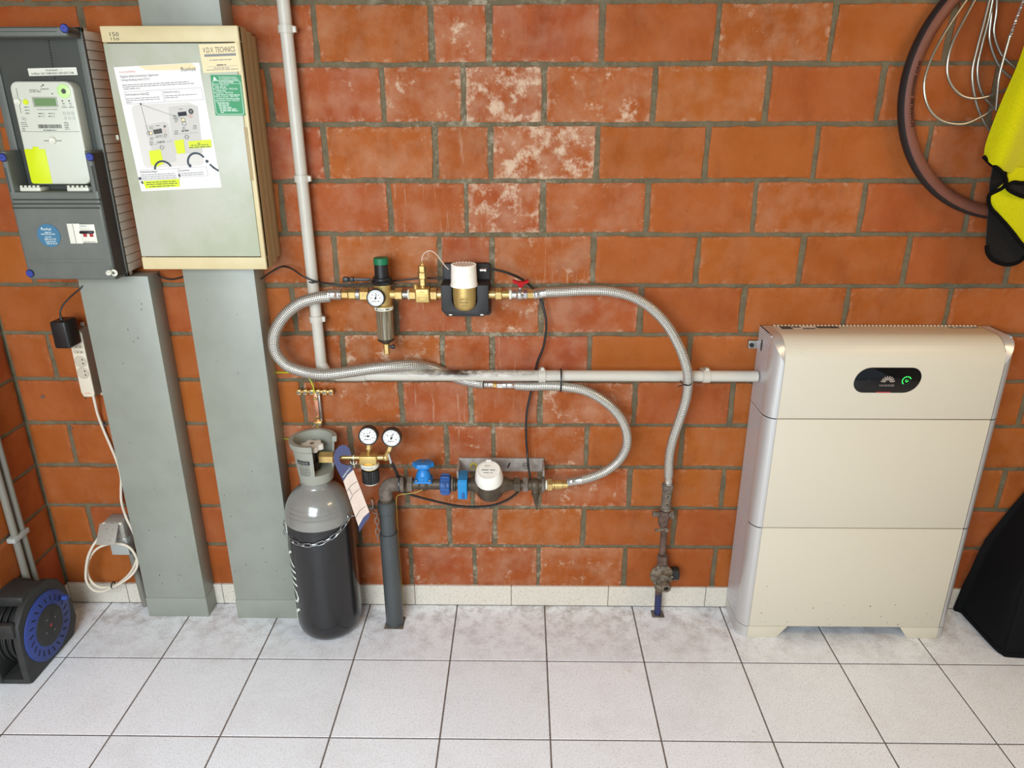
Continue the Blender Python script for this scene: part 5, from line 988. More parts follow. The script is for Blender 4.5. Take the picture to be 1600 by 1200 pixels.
# ============================================================ EARTHING BAR
ez = W(492, 612, .02).z; t = thing('earthing_terminal', W(495, 660, .02), 'small brass and copper earthing terminal on wall above the gas cylinder guard', 'earthing terminal')
xs0, xs1 = W(465, 612, .025).x, W(519, 612, .025).x
MB().box(xs0, xs1, -.024, -.012, ez-.004, ez+.004, 'brass', bev=.001).build('bar', t)
for i in range(6):
    x_ = xs0+.004+i*(xs1-xs0-.008)/5; mb = MB(); mb.box(x_-.0065, x_+.0065, -.029, -.010, ez-.008, ez+.008, 'brass', bev=.0015); mb.cyl((x_, -.029, ez), (x_, -.033, ez), .0045, 'steel', seg=14); mb.box(x_-.004, x_+.004, -.0335, -.0325, ez-.0007, ez+.0007, 'hole'); mb.build('clamp', t)
xc = W(494, 640, .022).x+.001; zb2 = W(496, 661, .022).z
MB().box(xc-.0065, xc+.0065, -.022, -.016, zb2-.002, ez-.004, 'copper', bev=.001).build('strap', t)
mb = MB(); mb.box(xc+.007, xc+.014, -.020, -.001, zb2, ez-.012, 'steel', bev=.001); mb.build('bracket', t)
for zz in (ez-.022, zb2+.018): mb = MB(); mb.cyl((xc, -.022, zz), (xc, -.028, zz), .0062, 'brass', seg=16, bev=.001); mb.box(xc-.005, xc+.005, -.0286, -.0278, zz-.0008, zz+.0008, 'hole'); mb.build('screw', t)
mb = MB(); mb.box(xc-.012, xc+.013, -.028, -.010, zb2-.010, zb2+.006, 'brass', bev=.0015)
for dx in (-.007, .008): mb.cyl((xc+dx, -.028, zb2-.002), (xc+dx, -.032, zb2-.002), .004, 'steel', seg=14)
mb.build('lower_clamp', t)
tag(MB().tube(WP([(428, 582, .004), (445, 582, .012), (468, 582.5, .02), (480, 588, .028), (488, 600, .032), (491.5, 614, .032)]), .0024, 'earth', 8).build('earth_wire'), 'yellow-green earth wire from duct side to top of brass earthing terminal', 'wire')
tag(MB().tube(WP([(496, 662, .022), (496.5, 672, .03), (497, 688, .03), (494, 694, .012), (480, 694, .007), (462, 688, .008), (441, 685, .006), (436, 685, .004)]), .0022, 'earth', 8).build('earth_wire'), 'yellow-green earth wire dropping from the terminal and passing behind cylinder guard', 'wire')

# ============================================================ BLACK CABLES
def wire(name, pts, r, mt, label, cat='cable'): return tag(MB().tube(WP(pts), r, mt, 8).build(name), label, cat)
wire('black_cable', [(408, 436, .055), (425, 424, .03), (441, 416.5, .02), (456, 420, .04), (474, 432, .057), (492, 439.5, .057), (515, 443, .04), (538, 446, .035), (562, 444, .035), (590, 441, .028), (625, 438, .028), (660, 434.5, .028), (695, 436, .028)], .0024, 'rubber', 'thin black cable from fuse cabinet passing behind the upper water line')
wire('black_cable', [(246, 428, .03), (252, 433, .02), (268, 436.5, .015), (290, 431, .02), (296, 428, .03)], .0024, 'rubber', 'short black cable hanging in the gap between the two steel ducts')
wire('black_cable', [(763, 421.5, .09), (775, 421.5, .085), (795, 427, .07), (815, 436, .05), (830, 448, .035), (843, 464, .03), (851, 488, .035), (853.5, 512, .035), (849, 542, .03), (840, 565, .022), (835, 587, .018), (830, 610, .02), (823, 645, .026), (822, 680, .028), (824, 710, .03), (826.5, 735, .06), (829, 750, .078)], .0036, 'rubber', 'black cable dropping from the white cap connector down to the lower water meter')
wire('black_cable', [(817, 761, .070), (808, 770, .055), (793, 781, .045), (772, 789, .045), (745, 792, .045), (712, 790, .05), (675, 782, .06), (645, 774, .066), (628, 768, .066)], .0036, 'rubber', 'black cable sagging below the lower water meter and gate valve')
wire('regulator_hose', [(611, 723, .115), (616, 731, .112), (620.5, 741, .105), (622, 750, .09), (623.5, 758, .07), (625, 766, .066)], .0050, 'rubber', 'short black hose curving down from the gas regulator outlet to iron elbow', 'hose')
wire('yellow_wire', [(660, 765, .128), (648, 770, .13), (635, 771.5, .131), (625, 773, .13), (619.5, 778, .11), (620, 800, .085), (622, 840, .07), (625, 880, .07), (628, 920, .07), (629, 945, .06)], .0013, 'yellowwire', 'thin yellow wire running down beside the dark grey inlet pipe', 'wire')
for (px, py, d, r, ax, lab) in ((490.5, 439, dp, .0172, Z, 'black cable tie around the vertical grey pipe'),):
    q = W(px, py, d); c = Vector((q.x, -dp, q.z)); mb = MB(); mb.lathe([(r, -.002), (r+.0012, -.002), (r+.0012, .002), (r, .002), (r, -.002)], c, ax, 'black', 24); mb.box(c.x-.003, c.x+.003, c.y-r-.006, c.y-r, c.z-.003, c.z+.003, 'black', bev=.0008); tag(mb.build('cable_tie'), lab, 'cable tie')
def tie_loop(c, ry_, rz_, th, lab, w_=.0045):
    n = 28; vs = []; fs = []
    for i in range(n):
        a_ = 2*pi*i/n
        for (dx, k) in ((-w_/2, 1), (w_/2, 1), (w_/2, 0), (-w_/2, 0)): vs.append(Vector(c)+Vector((dx, (ry_+k*th)*cos(a_), (rz_+k*th)*sin(a_))))
    for i in range(n):
        j = (i+1) % n
        for k in range(4): fs.append((i*4+k, i*4+(k+1) % 4, j*4+(k+1) % 4, j*4+k))
    mb = MB(); mb.add(vs, fs, 'black'); tag(mb.build('cable_tie'), lab, 'cable tie')
q = W(876, 594, .06); tie_loop((q.x, -.060, q.z), .029, .034, .0015, 'black cable tie strapping braided hose under the horizontal grey pipe')
q = W(1074, 592, .08); mb = MB(); c = Vector((q.x-.002, -.080, hz)); pts = [c+Vector((.0155*cos(a_), .048*sin(a_)+.012, -.006+.004*cos(a_))) for a_ in [2*pi*i/24 for i in range(24)]]
mb.tube(pts, .0016, 'black', 6, closed=True); mb.tube([c+Vector((-.01, -.028, -.006)), c+Vector((-.03, -.030, -.012))], .0016, 'black', 6); tag(mb.build('cable_tie'), 'black cable tie where the long arching hose crosses the horizontal pipe', 'cable tie')

# ============================================================ POWER STRIP, ADAPTER, CORD, SOCKET
A_ = W(110, 515, .05); B_ = W(139.5, 620, .05); u_ = (W(151, 616, .05)-W(131, 620, .05)); vdir = (A_-B_)
print('strip', A_, B_)
Ls = (A_-B_).length; fr = frame(B_, Vector((1, 0, 0)), vdir); ws = .020
t = thing('power_strip', B_, 'white multi-socket power strip fixed upright on wall beside left steel duct', 'power strip')
mb = MB(); poly = [(-ws+.006, 0), (ws-.003, 0), (ws, .012), (ws, Ls-.012), (ws-.006, Ls), (-ws+.006, Ls), (-ws, Ls-.012), (-ws, .014)]
mb.prism(poly, fr, -.046, 0, 'stripshade', bev=.0); mb.prism([(x*.985, .001+y*.995) for x, y in poly], fr, 0, .0035, 'strip', bev=.0015)  # housing in darker brown: shade of the strip's side put into its colour
for y, x in ((-.004, ws-.004), (Ls+.004, .0)): mb.prism(rrect(x-.006, y-.006, x+.006, y+.006, .003), fr, -.046, -.040, 'strip')
a = Art(mb, fr @ Matrix.Translation((0, 0, .0036))); a.words(-.008, .012, .008, .003, 'redink', seed=1); mb.build('housing', t)
for y in (Ls-.052, Ls-.068, Ls-.030):
    mb = MB(); mb.prism([(-.0175, 0), (-.012, .0055), (.012, .0055), (.0175, 0), (.012, -.0055), (-.012, -.0055)], fr @ Matrix.Translation((0, y, .003)), 0, .0012, 'sockin', bev=.0005)
    a = Art(mb, fr @ Matrix.Translation((0, y, .0043)))
    a.disc(-.002, .0, .0018, 'hole', 1, 10); a.disc(.0085, 0, .0018, 'hole', 1, 10); mb.build('slim_socket', t)
for y in (Ls-.098, Ls-.134):
    mb = MB(); mb.lathe([(.0175, 0), (.0175, .001), (.0165, .0015), (.0155, -.0), (0, 0)], (fr @ Vector((0, y, .0038))), Vector((fr[0][2], fr[1][2], fr[2][2])), 'sockin', 32); a = Art(mb, fr @ Matrix.Translation((0, y, .0041)))
    a.disc(.006, .006, .0022, 'hole', 1, 12); a.disc(.006, -.006, .0022, 'hole', 1, 12); p = fr @ Vector((-.006, 0, .003)); mb.cyl(p, p+OUT*.008, .002, 'chrome', seg=10); mb.build('round_socket', t)
t = thing('plug_adapter', W(98, 520, .08), 'black plug-in power adapter on top of the white power strip', 'power adapter')
a0 = W(93, 522, .115); mb = MB(); mb.box(a0.x-.0225, a0.x+.0225, -.116, -.056, a0.z-.044, a0.z+.036, 'black', bev=.006, seg=3); mb.build('casing', t)
st_ = Vector((a0.x+.002, -.095, a0.z+.034)); mb = MB(); mb.tube(spline([st_, st_+Z*.012, W(94, 487, .09), W(99, 476, .085), W(110, 464, .08), W(124, 452, .078), W(131, 445, .072)], 8), .0024, 'rubber', 8); mb.cyl(st_-Z*.002, st_+Z*.014, .005, 'black', r1=.003); mb.build('lead', t)
cordp = [(146, 619, .035), (149, 632, .03), (153, 648, .02), (162, 672, .014), (172, 695, .012), (183, 722, .012), (189, 745, .012), (189, 765, .012), (190, 785, .02), (197, 808, .05), (207, 829, .055), (214, 850, .05), (214, 872, .055), (205, 893, .06), (190, 908, .06), (175, 916, .062), (155, 917, .062), (141, 906, .062), (136, 888, .064), (141, 870, .066), (152, 857, .066), (168, 850.5, .068), (187, 849.5, .068), (203, 856, .066), (213, 871, .066), (214, 885, .072), (205, 899, .074), (190, 910, .074), (174, 918, .074), (160, 924, .074), (146, 922, .074), (136, 910, .076), (134, 895, .078), (137, 872, .08), (144, 855, .08), (152, 843, .078), (158, 833, .07)]
tag(MB().tube(WP(cordp, 7), .0041, 'cord', 10).build('white_cord'), 'white cord from power strip, coiled in a loop in front of the socket box', 'cord')
q = W(176.5, 914, .068); tag(MB().tube([q+Vector((0, .011*cos(a_), .009*sin(a_))) for a_ in [2*pi*i/16 for i in range(16)]], .0022, 'black', 6, closed=True).build('cable_tie'), 'black cable tie around the coiled white cord', 'cable tie')
s0 = W(153, 838, .06); s1 = W(193, 793, .06)
t = thing('socket_box', ((s0.x+s1.x)/2, -.03, s0.z-.06), 'grey dirty wall socket box with its flap open, low beside left duct', 'wall socket')
sxa, sxb = -1.352, -1.287; sza, szb = .292, .352
mb = MB(); mb.box(sxa, sxb, -.058, -.001, sza, szb, 'sockgrey', bev=.003); mb.build('upper_box', t)
mb = MB(); mb.box(sxa+.003, sxb-.003, -.052, -.001, sza-.068, sza-.001, 'sockplain', bev=.003); mb.box(sxa+.006, sxa+.014, -.055, -.050, sza-.008, sza-.001, 'white', bev=.001); mb.box(sxb-.014, sxb-.006, -.055, -.050, sza-.008, sza-.001, 'white', bev=.001); mb.build('lower_box', t)
mb = MB(); c = Vector(((sxa+sxb)/2, -.058, (sza+szb)/2)); mb.lathe([(.022, 0), (.022, .002), (.020, .002), (.019, -.001), (0, -.001)], c, OUT, 'sockplain', 28); mb.build('socket_face', t)
mb = MB(); hp_ = Vector(((sxa+sxb)/2-.006, -.060, szb-.003)); ffl = frame(hp_, X, Vector((0, .62, .78))); mb.box(-.034, .028, -.068, 0, 0, .003, 'sockgrey', bev=.001, fr=ffl); mb.build('flap', t)['label'] = 'open speckled flap'
for x_ in (sxa+.006, sxb-.006): MB().box(x_-.004, x_+.004, -.063, -.057, szb-.006, szb+.001, 'white', bev=.001).build('hinge', t)
tag(MB().cyl((-1.292, -.022, .002), (-1.302, -.022, .226), .0105, 'conduit').build('short_conduit'), 'short grey conduit from floor up to the low socket box', 'pipe')
# left wall conduits
for y_, lb_ in ((-.150, 'thin grey conduit on left wall behind cable reel, the one nearer corner'), (-.182, 'thin grey conduit on left wall behind cable reel, the one nearer camera')):
    t = thing('wall_conduit', (-1.55, y_, 0), lb_, 'pipe', 'conduits on the left wall'); MB().cyl((-1.549, y_, 0), (-1.549, y_, .95), .0105, 'conduit').build('tube', t)
q = XP(20, 845, -1.545); mb = MB(); mb.box(-1.561, -1.535, -.205, -.135, q.z-.008, q.z+.008, 'sockplain', bev=.002); mb.build('saddle_clip', t)

# ============================================================ CABLE REEL
t = thing('cable_reel', (-1.51, -.28, 0), 'black cable reel with round blue disc of slots, standing in left corner', 'cable reel')
rx1 = -1.452; rx0 = -1.548; ym = -.285
top = XP(62, 897, -1.5).z; print('reel top', top, XP(73, 985, rx1), XP(45, 1068, rx1), XP(118, 990, rx1), XP(100, 925, rx1), XP(37, 985, rx1))
prof = [(-.395, .006), (-.385, 0), (-.18, 0), (-.168, .006), (-.140, .05), (-.142, .10), (-.155, .175), (-.182, .225), (-.225, .256), (-.29, .262), (-.345, .238), (-.382, .20), (-.392, .14), (-.395, .08)]
mb = MB(); fy = frame((0, 0, 0), (0, 1, 0), (0, 0, 1)); mb.prism(prof, fy, rx1-.018, rx1, 'reelb', bev=.005, seg=3); mb.build('front_frame', t)
mb = MB(); mb.prism(prof, fy, rx0-.004, rx0+.012, 'reelb', bev=.004, seg=2); mb.build('rear_frame', t)
mb = MB(); mb.box(rx0, rx1-.01, -.33, -.24, .228, .262, 'reelb', bev=.008, seg=3); mb.build('handle', t)
MB().box(rx0, rx1-.01, -.395, -.376, .165, .215, 'reelb', bev=.006).build('end_panel', t)
MB().box(rx0, rx1-.01, -.392, -.17, 0, .018, 'reelb', bev=.005).build('base_plate', t)
dcy, dcz = -.272, .120; dR = .106
mb = MB(); mb.lathe([(0, 0), (dR, 0), (dR, .004), (dR-.003, .006), (0, .006)], (rx1, dcy, dcz), X, 'reelblue', 48)
fd = frame((rx1+.0062, dcy, dcz), (0, 1, 0), (0, 0, 1)); a = Art(mb, fd, .0003)
for i in range(22):
    a_ = 2*pi*i/22; c_, s_ = cos(a_), sin(a_); tw = .3; p0_ = (.074*cos(a_), .074*sin(a_)); p1_ = (.091*cos(a_+.09), .091*sin(a_+.09)); a.line(*p0_, *p1_, .0042, 'hole')
mb.build('blue_disc', t)['label'] = 'blue slotted disc'
mb = MB(); mb.lathe([(0, 0), (.062, 0), (.062, .003), (.059, .005), (0, .005)], (rx1+.005, dcy, dcz), X, 'reelb', 40); a = Art(mb, frame((rx1+.0101, dcy, dcz), (0, 1, 0), (0, 0, 1)), .0004)
for i in range(4):
    a_ = i*pi/2+.4; cpt = (.034*cos(a_), .034*sin(a_)); a.disc(*cpt, .018, 'black', 1, 20); a.disc(cpt[0]*.8, cpt[1]*.8, .0018, 'chrome', 2, 8)
a.disc(0, 0, .0055, 'redbar', 2, 14); mb.build('socket_panel', t)
mb = MB(); p = Vector((rx1+.008, dcy+.078, dcz+.042)); mb.cyl(p, p+X*.018, .009, 'reelblue', bev=.002); mb.build('winding_knob', t)
mb = MB()
for i in range(7): xx = rx0+.016+i*.0095; mb.tube([(xx, dcy-.006+.098*cos(a_)*(1-.05*(i % 2)), dcz+.003+.098*sin(a_)*(1-.05*(i % 2))) for a_ in [2*pi*k/36 for k in range(36)]], .0052, 'rubber', 8, closed=True)
mb.cyl((rx0, dcy, dcz), (rx1-.01, dcy, dcz), .090, 'black'); mb.build('wound_cable', t)

# ============================================================ BATTERY
bx0_, bx1_ = .698, 1.369; tw = .032; fyb = -.158; R_ = .068; zt = 1.002
t = thing('home_battery', (1.034, -.085, 0), 'tall cream home battery cabinet with silver sides and black oval display', 'battery')
def yz_top(y):      # height of the top surface at depth y
    if y > fyb+R_: return zt
    s_ = (fyb+R_-y)/R_; return zt-R_+R_*math.sqrt(max(0, 1-s_*s_))
def trim_pts(side, n=8):
    pts = []
    for i in range(n+1):
        a_ = pi/2*i/n; xx = tw*(1-sin(a_)) ; yy = fyb+.045*(1-cos(a_)); pts.append((xx, yy))      # from front (x=tw) to side (x=0)
    return [((bx0_+x if side < 0 else bx1_-x), y) for x, y in pts]
def front_panel(mb, z0, z1, topmod, mtl='batt'):
    xa, xb = bx0_+tw, bx1_-tw
    if not topmod: mb.box(xa+.0008, xb-.0008, fyb, fyb+.02, z0, z1, mtl, bev=.0012); return
    pr = [(fyb, z0)]+[(fyb+R_-R_*cos(radians(a_)), zt-R_+R_*sin(radians(a_))) for a_ in range(0, 91, 9)]+[(-.012, zt), (-.012, z0)]
    mb.prism(pr, frame((0, 0, 0), (0, 1, 0), (0, 0, 1)), xa+.0008, xb-.0008, mtl, bev=.001, allb=True)
def side_trim(mb, side, z0, z1, topmod):
    pts = trim_pts(side); n = len(pts)
    if not topmod: mb.add([Vector((x, y, z0)) for x, y in pts]+[Vector((x, y, z1)) for x, y in pts], [(i, i+1, n+i+1, n+i) for i in range(n-1)], 'sil'); return
    up = [Vector((x, y, yz_top(y))) for x, y in pts]
    mb.add([Vector((x, y, z0)) for x, y in pts]+up, [(i, i+1, n+i+1, n+i) for i in range(n-1)], 'sil')
    K = 12; vs = []; fs = []
    for (x, y) in pts:
        for k in range(K+1):
            f = k/K; yy = y+(fyb+R_-y)*(f*2) if f < .5 else (fyb+R_)+(-.012-(fyb+R_))*(f-.5)*2
            if y > fyb+R_: yy = y+(-.012-y)*f
            vs.append(Vector((x, yy, yz_top(yy))))
    for i in range(n-1):
        for k in range(K): fs.append((i*(K+1)+k, (i+1)*(K+1)+k, (i+1)*(K+1)+k+1, i*(K+1)+k+1))
    mb.add(vs, fs, 'sil')
mods = [('battery_module', .044, .4065), ('battery_module', .4095, .7655), ('power_module', .7685, zt)]
for nm, z0, z1 in mods:
    tp_ = nm == 'power_module'; mb = MB(); zc = z1 if not tp_ else zt-.004; mb.box(bx0_+.004, bx1_-.004, fyb+.05, -.010, z0, zc-.002, 'cabside'); mb.box(bx0_+tw+.01, bx1_-tw-.01, fyb+.006, -.010, z0, (z1 if not tp_ else .93), 'cabside')
    core = mb.build(nm, t)
    mb = MB(); front_panel(mb, z0, z1, tp_)
    if tp_:
        a = Art(mb, frame((0, 0, zt), (1, 0, 0), (0, 1, 0)), .0004)
        a.rect(bx0_+.045, -.052, bx0_+.155, -.018, 'papershade', 1); a.rect(bx0_+.052, -.050, bx0_+.085, -.020, 'ink', 2); a.rect(bx0_+.088, -.034, bx0_+.112, -.022, 'ink', 2); a.rect(bx0_+.114, -.048, bx0_+.150, -.038, 'ink', 2); a.rect(bx0_+.158, -.038, bx0_+.222, -.018, 'ink', 1); a.rect(bx0_+.20, -.030, bx0_+.208, -.026, 'inkdark', 2)
        a.rect(bx1_-.130, -.034, bx1_-.045, -.020, 'inklight', 1); a.poly([(bx1_-.120, -.031), (bx1_-.106, -.031), (bx1_-.113, -.022)], 'paperc', 2); a.rect(bx1_-.09, -.029, bx1_-.065, -.024, 'batt', 2)
        for i in range(56): x_ = bx0_+tw+.008+i*.0106; mb.box(x_, x_+.005, -.014, -.008, zt-.006, zt+.0025, 'batt', bev=.001, seg=1)
    if z0 < .1:
        r = random.Random(12); a = Art(mb, frame((0, fyb, 0)), .0003)
        for i in range(46):
            x_ = r.uniform(bx0_+.05, bx1_-.05); z_ = z0+.005+abs(r.gauss(0, .07)); w_ = r.uniform(.0006, .0022)
            if z_ < z1-.01: a.disc(x_, z_, w_, 'ink' if i % 2 else 'inklight', 1, 7, w_*r.uniform(.4, 1.2))
    mb.build('front_panel', core)
    for sd in (-1, 1):
        mb = MB(); side_trim(mb, sd, z0, z1, tp_); mb.build('side_trim', core, sharp=40)
        mb = MB(); xs_ = bx0_ if sd < 0 else bx1_
        poly = [(fyb+.045, z0), (-.010, z0), (-.010, z1), (fyb+.045, z1)]
        mb.prism(poly, frame((xs_, 0, 0), (0, 1, 0), (0, 0, 1)), (0 if sd < 0 else -.004), (.004 if sd < 0 else 0), 'grille')
        for z_ in (z0+.004, z1-.006): mb.box(xs_-.0006, xs_+.0006, fyb+.045, -.010, z_, z_+.003, 'sil')
        mb.build('side_grille', core)
        if sd < 0 and tp_:
            MB().prism([(-.048+.007*cos(2*pi*i/20), .953+.018*sin(2*pi*i/20)) for i in range(20)], frame((xs_, 0, 0), (0, 1, 0), (0, 0, 1)), -.0012, .001, 'ink').build('side_button', core)
    if tp_: pm = core
# display
dc = W(1386.5, 594, .158); mb = MB(); fo = frame((dc.x, fyb, dc.z))
ov = []
hw, hh, r1_, r2_ = .0925, .0375, .036, .022
for (cx_, cy_, rr_, a0_) in ((hw-.030, hh-.030, .030, 0), (-hw+.045, hh-.045, .045, 90), (-hw+.030, -hh+.030, .030, 180), (hw-.045, -hh+.045, .045, 270)):
    for i in range(9): a_ = radians(a0_+90*i/8); ov.append((cx_+rr_*cos(a_), cy_+rr_*sin(a_)))
mb.prism([(x*1.02, y*1.045) for x, y in ov], fo, -.0005, .0006, 'batt'); mb.prism(ov, fo, .0, .0014, 'display', bev=.0005)
a = Art(mb, frame((dc.x, fyb-.0014, dc.z)), .0003)
for k in range(8):
    a_ = radians(180-12-k*(156/7)); L0, L1 = .0055, .0205; wd_ = .0025; cc_ = (0.001, -.006); pts = []
    for i in range(14): f = i/13*2*pi; rr_ = (L0+L1)/2+(L1-L0)/2*cos(f); ww = wd_*sin(f)*(.6+.5*(rr_-L0)/(L1-L0)); pts.append((cc_[0]+rr_*cos(a_)-ww*sin(a_), cc_[1]+rr_*sin(a_)*.95+ww*cos(a_)))
    a.poly(pts, 'logo')
a.text('HUAWEI', .0, -.0185, .0095, 'logo', al='C', width=.040)
a.ring(-.0525, .0, .0034, .0008, 'gdim', 1, 14); a.disc(.053, -.001, .012, 'gdim', 1, 20); a.disc(.053, -.001, .0105, 'display', 2, 20); a.ring(.053, -.001, .004, .0012, 'gled', 3, 10, 100, 400)
for k in range(9): a0_ = 30+k*23; a.ring(.053, -.001, .0135, .0026, 'gled', 3, 3, a0_, a0_+14)
a.rect(-.026, -.0372, .014, -.034, 'redbar'); mb.build('display_window', pm)['label'] = 'black oval display'
# floor stand
mb = MB(); z1 = .0425; xa, xb = bx0_+tw, bx1_-tw
for s_ in (0, 1):
    P = [(xa, 0), (xa+.093, 0), (xa+.124, z1), (xa, z1)] if s_ == 0 else [(xb, 0), (xb-.093, 0), (xb-.124, z1), (xb, z1)]
    mb = MB(); mb.prism(P, frame((0, 0, 0)), -fyb-.020, -fyb, 'batt', bev=.001); ft_ = mb.build('foot', t)
    mb = MB(); side_trim(mb, -1 if s_ == 0 else 1, .0, z1, False); x_ = bx0_ if s_ == 0 else bx1_-.003
    mb.box(x_, x_+.003, fyb+.045, -.012, 0, z1, 'sil'); mb.build('side_trim', ft_)
q = W(1174, 540, .02); mb = MB(); mb.box(q.x-.006, bx0_+.03, -.012, -.001, q.z-.012, q.z+.012, 'screwm', bev=.001); mb.cyl((q.x+.002, -.012, q.z), (q.x+.002, -.020, q.z), .006, 'black'); mb.build('wall_bracket', t)

# ============================================================ TYRE, CABLE LOCK, TOWEL, BAG
def circ(pts):
    import itertools
    P = [(p.x, p.z) for p in pts]; best = None; sx = sy = n = 0
    for a_, b_, c_ in itertools.combinations(P, 3):
        D = 2*(a_[0]*(b_[1]-c_[1])+b_[0]*(c_[1]-a_[1])+c_[0]*(a_[1]-b_[1]))
        if abs(D) < .04: continue
        f = lambda p: p[0]**2+p[1]**2
        ux = (f(a_)*(b_[1]-c_[1])+f(b_)*(c_[1]-a_[1])+f(c_)*(a_[1]-b_[1]))/D; uy = (f(a_)*(c_[0]-b_[0])+f(b_)*(a_[0]-c_[0])+f(c_)*(b_[0]-a_[0]))/D; sx += ux; sy += uy; n += 1
    cx_, cy_ = sx/n, sy/n; return cx_, cy_, sum(math.hypot(p[0]-cx_, p[1]-cy_) for p in P)/len(P)
tcx, tcz, tR = circ([W(*p, .035) for p in ((1472, 8), (1425, 75), (1404, 185), (1417, 240), (1450, 292), (1490, 325), (1540, 345))]); print('tyre', tcx, tcz, tR)
t = thing('bicycle_tyre', (tcx, -.03, tcz-tR), 'black bicycle tyre with tan sidewall hanging flat against brick wall', 'tyre')
n = 96; rs = .019
def ring_band(mb, a0, a1, k, mt, rr=rs):
    vs = []; fs = []
    for i in range(n):
        th = 2*pi*i/n
        for j in range(k+1):
            p = radians(a0+(a1-a0)*j/k); R2 = tR-rs+rr*cos(p)*1.0; yy = -.028-rr*1.15*sin(p); vs.append(Vector((tcx+R2*cos(th), yy, tcz+R2*sin(th))))
    for i in range(n):
        for j in range(k): i2 = (i+1) % n; fs.append((i*(k+1)+j, i*(k+1)+j+1, i2*(k+1)+j+1, i2*(k+1)+j))
    mb.add(vs, fs, mt)
mb = MB(); ring_band(mb, -50, 52, 8, 'tyre', rs+.0006); mb.build('tread', t, sharp=60)
mb = MB(); ring_band(mb, 50, 150, 8, 'tan'); ring_band(mb, 210, 312, 8, 'tan')
a = Art(mb, None, .0004, fn=lambda x, y, k: Vector((tcx+(tR-.030+y)*cos(radians(184)-x/tR), -.028-rs*1.15-.0006-k+.22*abs(y-.008), tcz+(tR-.030+y)*sin(radians(184)-x/tR))))
a.text('SCHWALBE', -.085, .001, .013, 'hem', width=.078); a.text('IIIIIIIIIIII', .0, .003, .011, 'hem', width=.050); a.text('ONE', .056, .003, .011, 'hem', width=.032)
mb.build('sidewall', t, sharp=60)['label'] = 'tan sidewall'
loops = [
 [(1540, -40, .05), (1500, 14, .06), (1468, 65, .07), (1449, 108, .075), (1444, 140, .08), (1452, 170, .085), (1472, 189, .088), (1503, 194, .09), (1530, 184, .09), (1553, 170, .09), (1575, 155, .09)],
 [(1545, -40, .05), (1512, 20, .06), (1488, 68, .065), (1480, 105, .068), (1485, 130, .07), (1502, 149, .072), (1525, 154, .074), (1552, 148, .076), (1580, 136, .08)],
 [(1555, -40, .05), (1540, 25, .055), (1527, 75, .058), (1519, 115, .06), (1524, 155, .062), (1534, 183, .064), (1550, 207, .066), (1580, 225, .07)],
 [(1558, -40, .05), (1546, 25, .05), (1534, 72, .052), (1527, 110, .054), (1534, 145, .056), (1556, 170, .06), (1580, 185, .07)],
 [(1550, -40, .05), (1549, 20, .045), (1546, 60, .045), (1556, 93, .046), (1570, 113, .05), (1592, 130, .06)],
 [(1558, -40, .05), (1557, 15, .042), (1553, 50, .042), (1562, 80, .044), (1574, 95, .05), (1598, 115, .06)],
 [(1556, 172, .092), (1558, 150, .094), (1561, 120, .096), (1570, 85, .098), (1578, 56, .1)]]
mb = MB()
for lp in loops: mb.tube(WP(lp, 9), .0034, 'cable', 10)
P = WP([(1578, 58, .1), (1590, 25, .1), (1603, -10, .1), (1615, -45, .1)], 60); pp = []
for i, p in enumerate(P): a_ = i*.9; pp.append(p+Vector((.0035*cos(a_), .0035*sin(a_), 0)))
mb.tube(pp, .0012, 'chain', 5); hk = W(1552, -45, .05); mb.tube([hk+Vector((0, .05, .0)), hk+Vector((0, .0, 0)), hk+Vector((0, -.04, .0)), hk+Vector((0, -.045, .03))], .004, 'chain', 8)
tag(mb.build('steel_cable'), 'silver steel cable hanging in several loose loops inside the bicycle tyre', 'steel cable')
# towel: draped sheet
def sheetgrid(rows, th, mt, name, parent, nsub=5, fold=None, seed=0):
    """rows: list of rows of world points (all same length), smoothed into a cloth with thickness"""
    fine = []
    cols = [spline([r[j] for r in rows], nsub) for j in range(len(rows[0]))]
    for i in range(len(cols[0])): fine.append(spline([c[i] for c in cols], nsub))
    H, Wn = len(fine), len(fine[0]); vs = []; nr = []
    for i in range(H):
        for j in range(Wn):
            a_ = fine[min(i+1, H-1)][j]-fine[max(i-1, 0)][j]; b_ = fine[i][min(j+1, Wn-1)]-fine[i][max(j-1, 0)]; q_ = a_.cross(b_); q_ = q_.normalized() if q_.length > 1e-9 else OUT; nr.append(q_); vs.append(fine[i][j])
    k = len(vs); back = [v-n_*th for v, n_ in zip(vs, nr)]; fs = []
    for i in range(H-1):
        for j in range(Wn-1): q_ = (i*Wn+j, i*Wn+j+1, (i+1)*Wn+j+1, (i+1)*Wn+j); fs.append(q_); fs.append(tuple(k+x for x in q_[::-1]))
    ed = [j for j in range(Wn)]+[i*Wn+Wn-1 for i in range(1, H)]+[(H-1)*Wn+j for j in range(Wn-2, -1, -1)]+[i*Wn for i in range(H-2, 0, -1)]
    for i in range(len(ed)): a_, b_ = ed[i], ed[(i+1) % len(ed)]; fs.append((a_, b_, k+b_, k+a_))
    mb = MB(); mb.add(vs+back, fs, mt); return mb.build(name, parent, sharp=80)
t = thing('microfibre_towel', W(1590, 330, .1), 'bright yellow microfibre towel with black hem and dark lining hanging at right edge', 'towel')
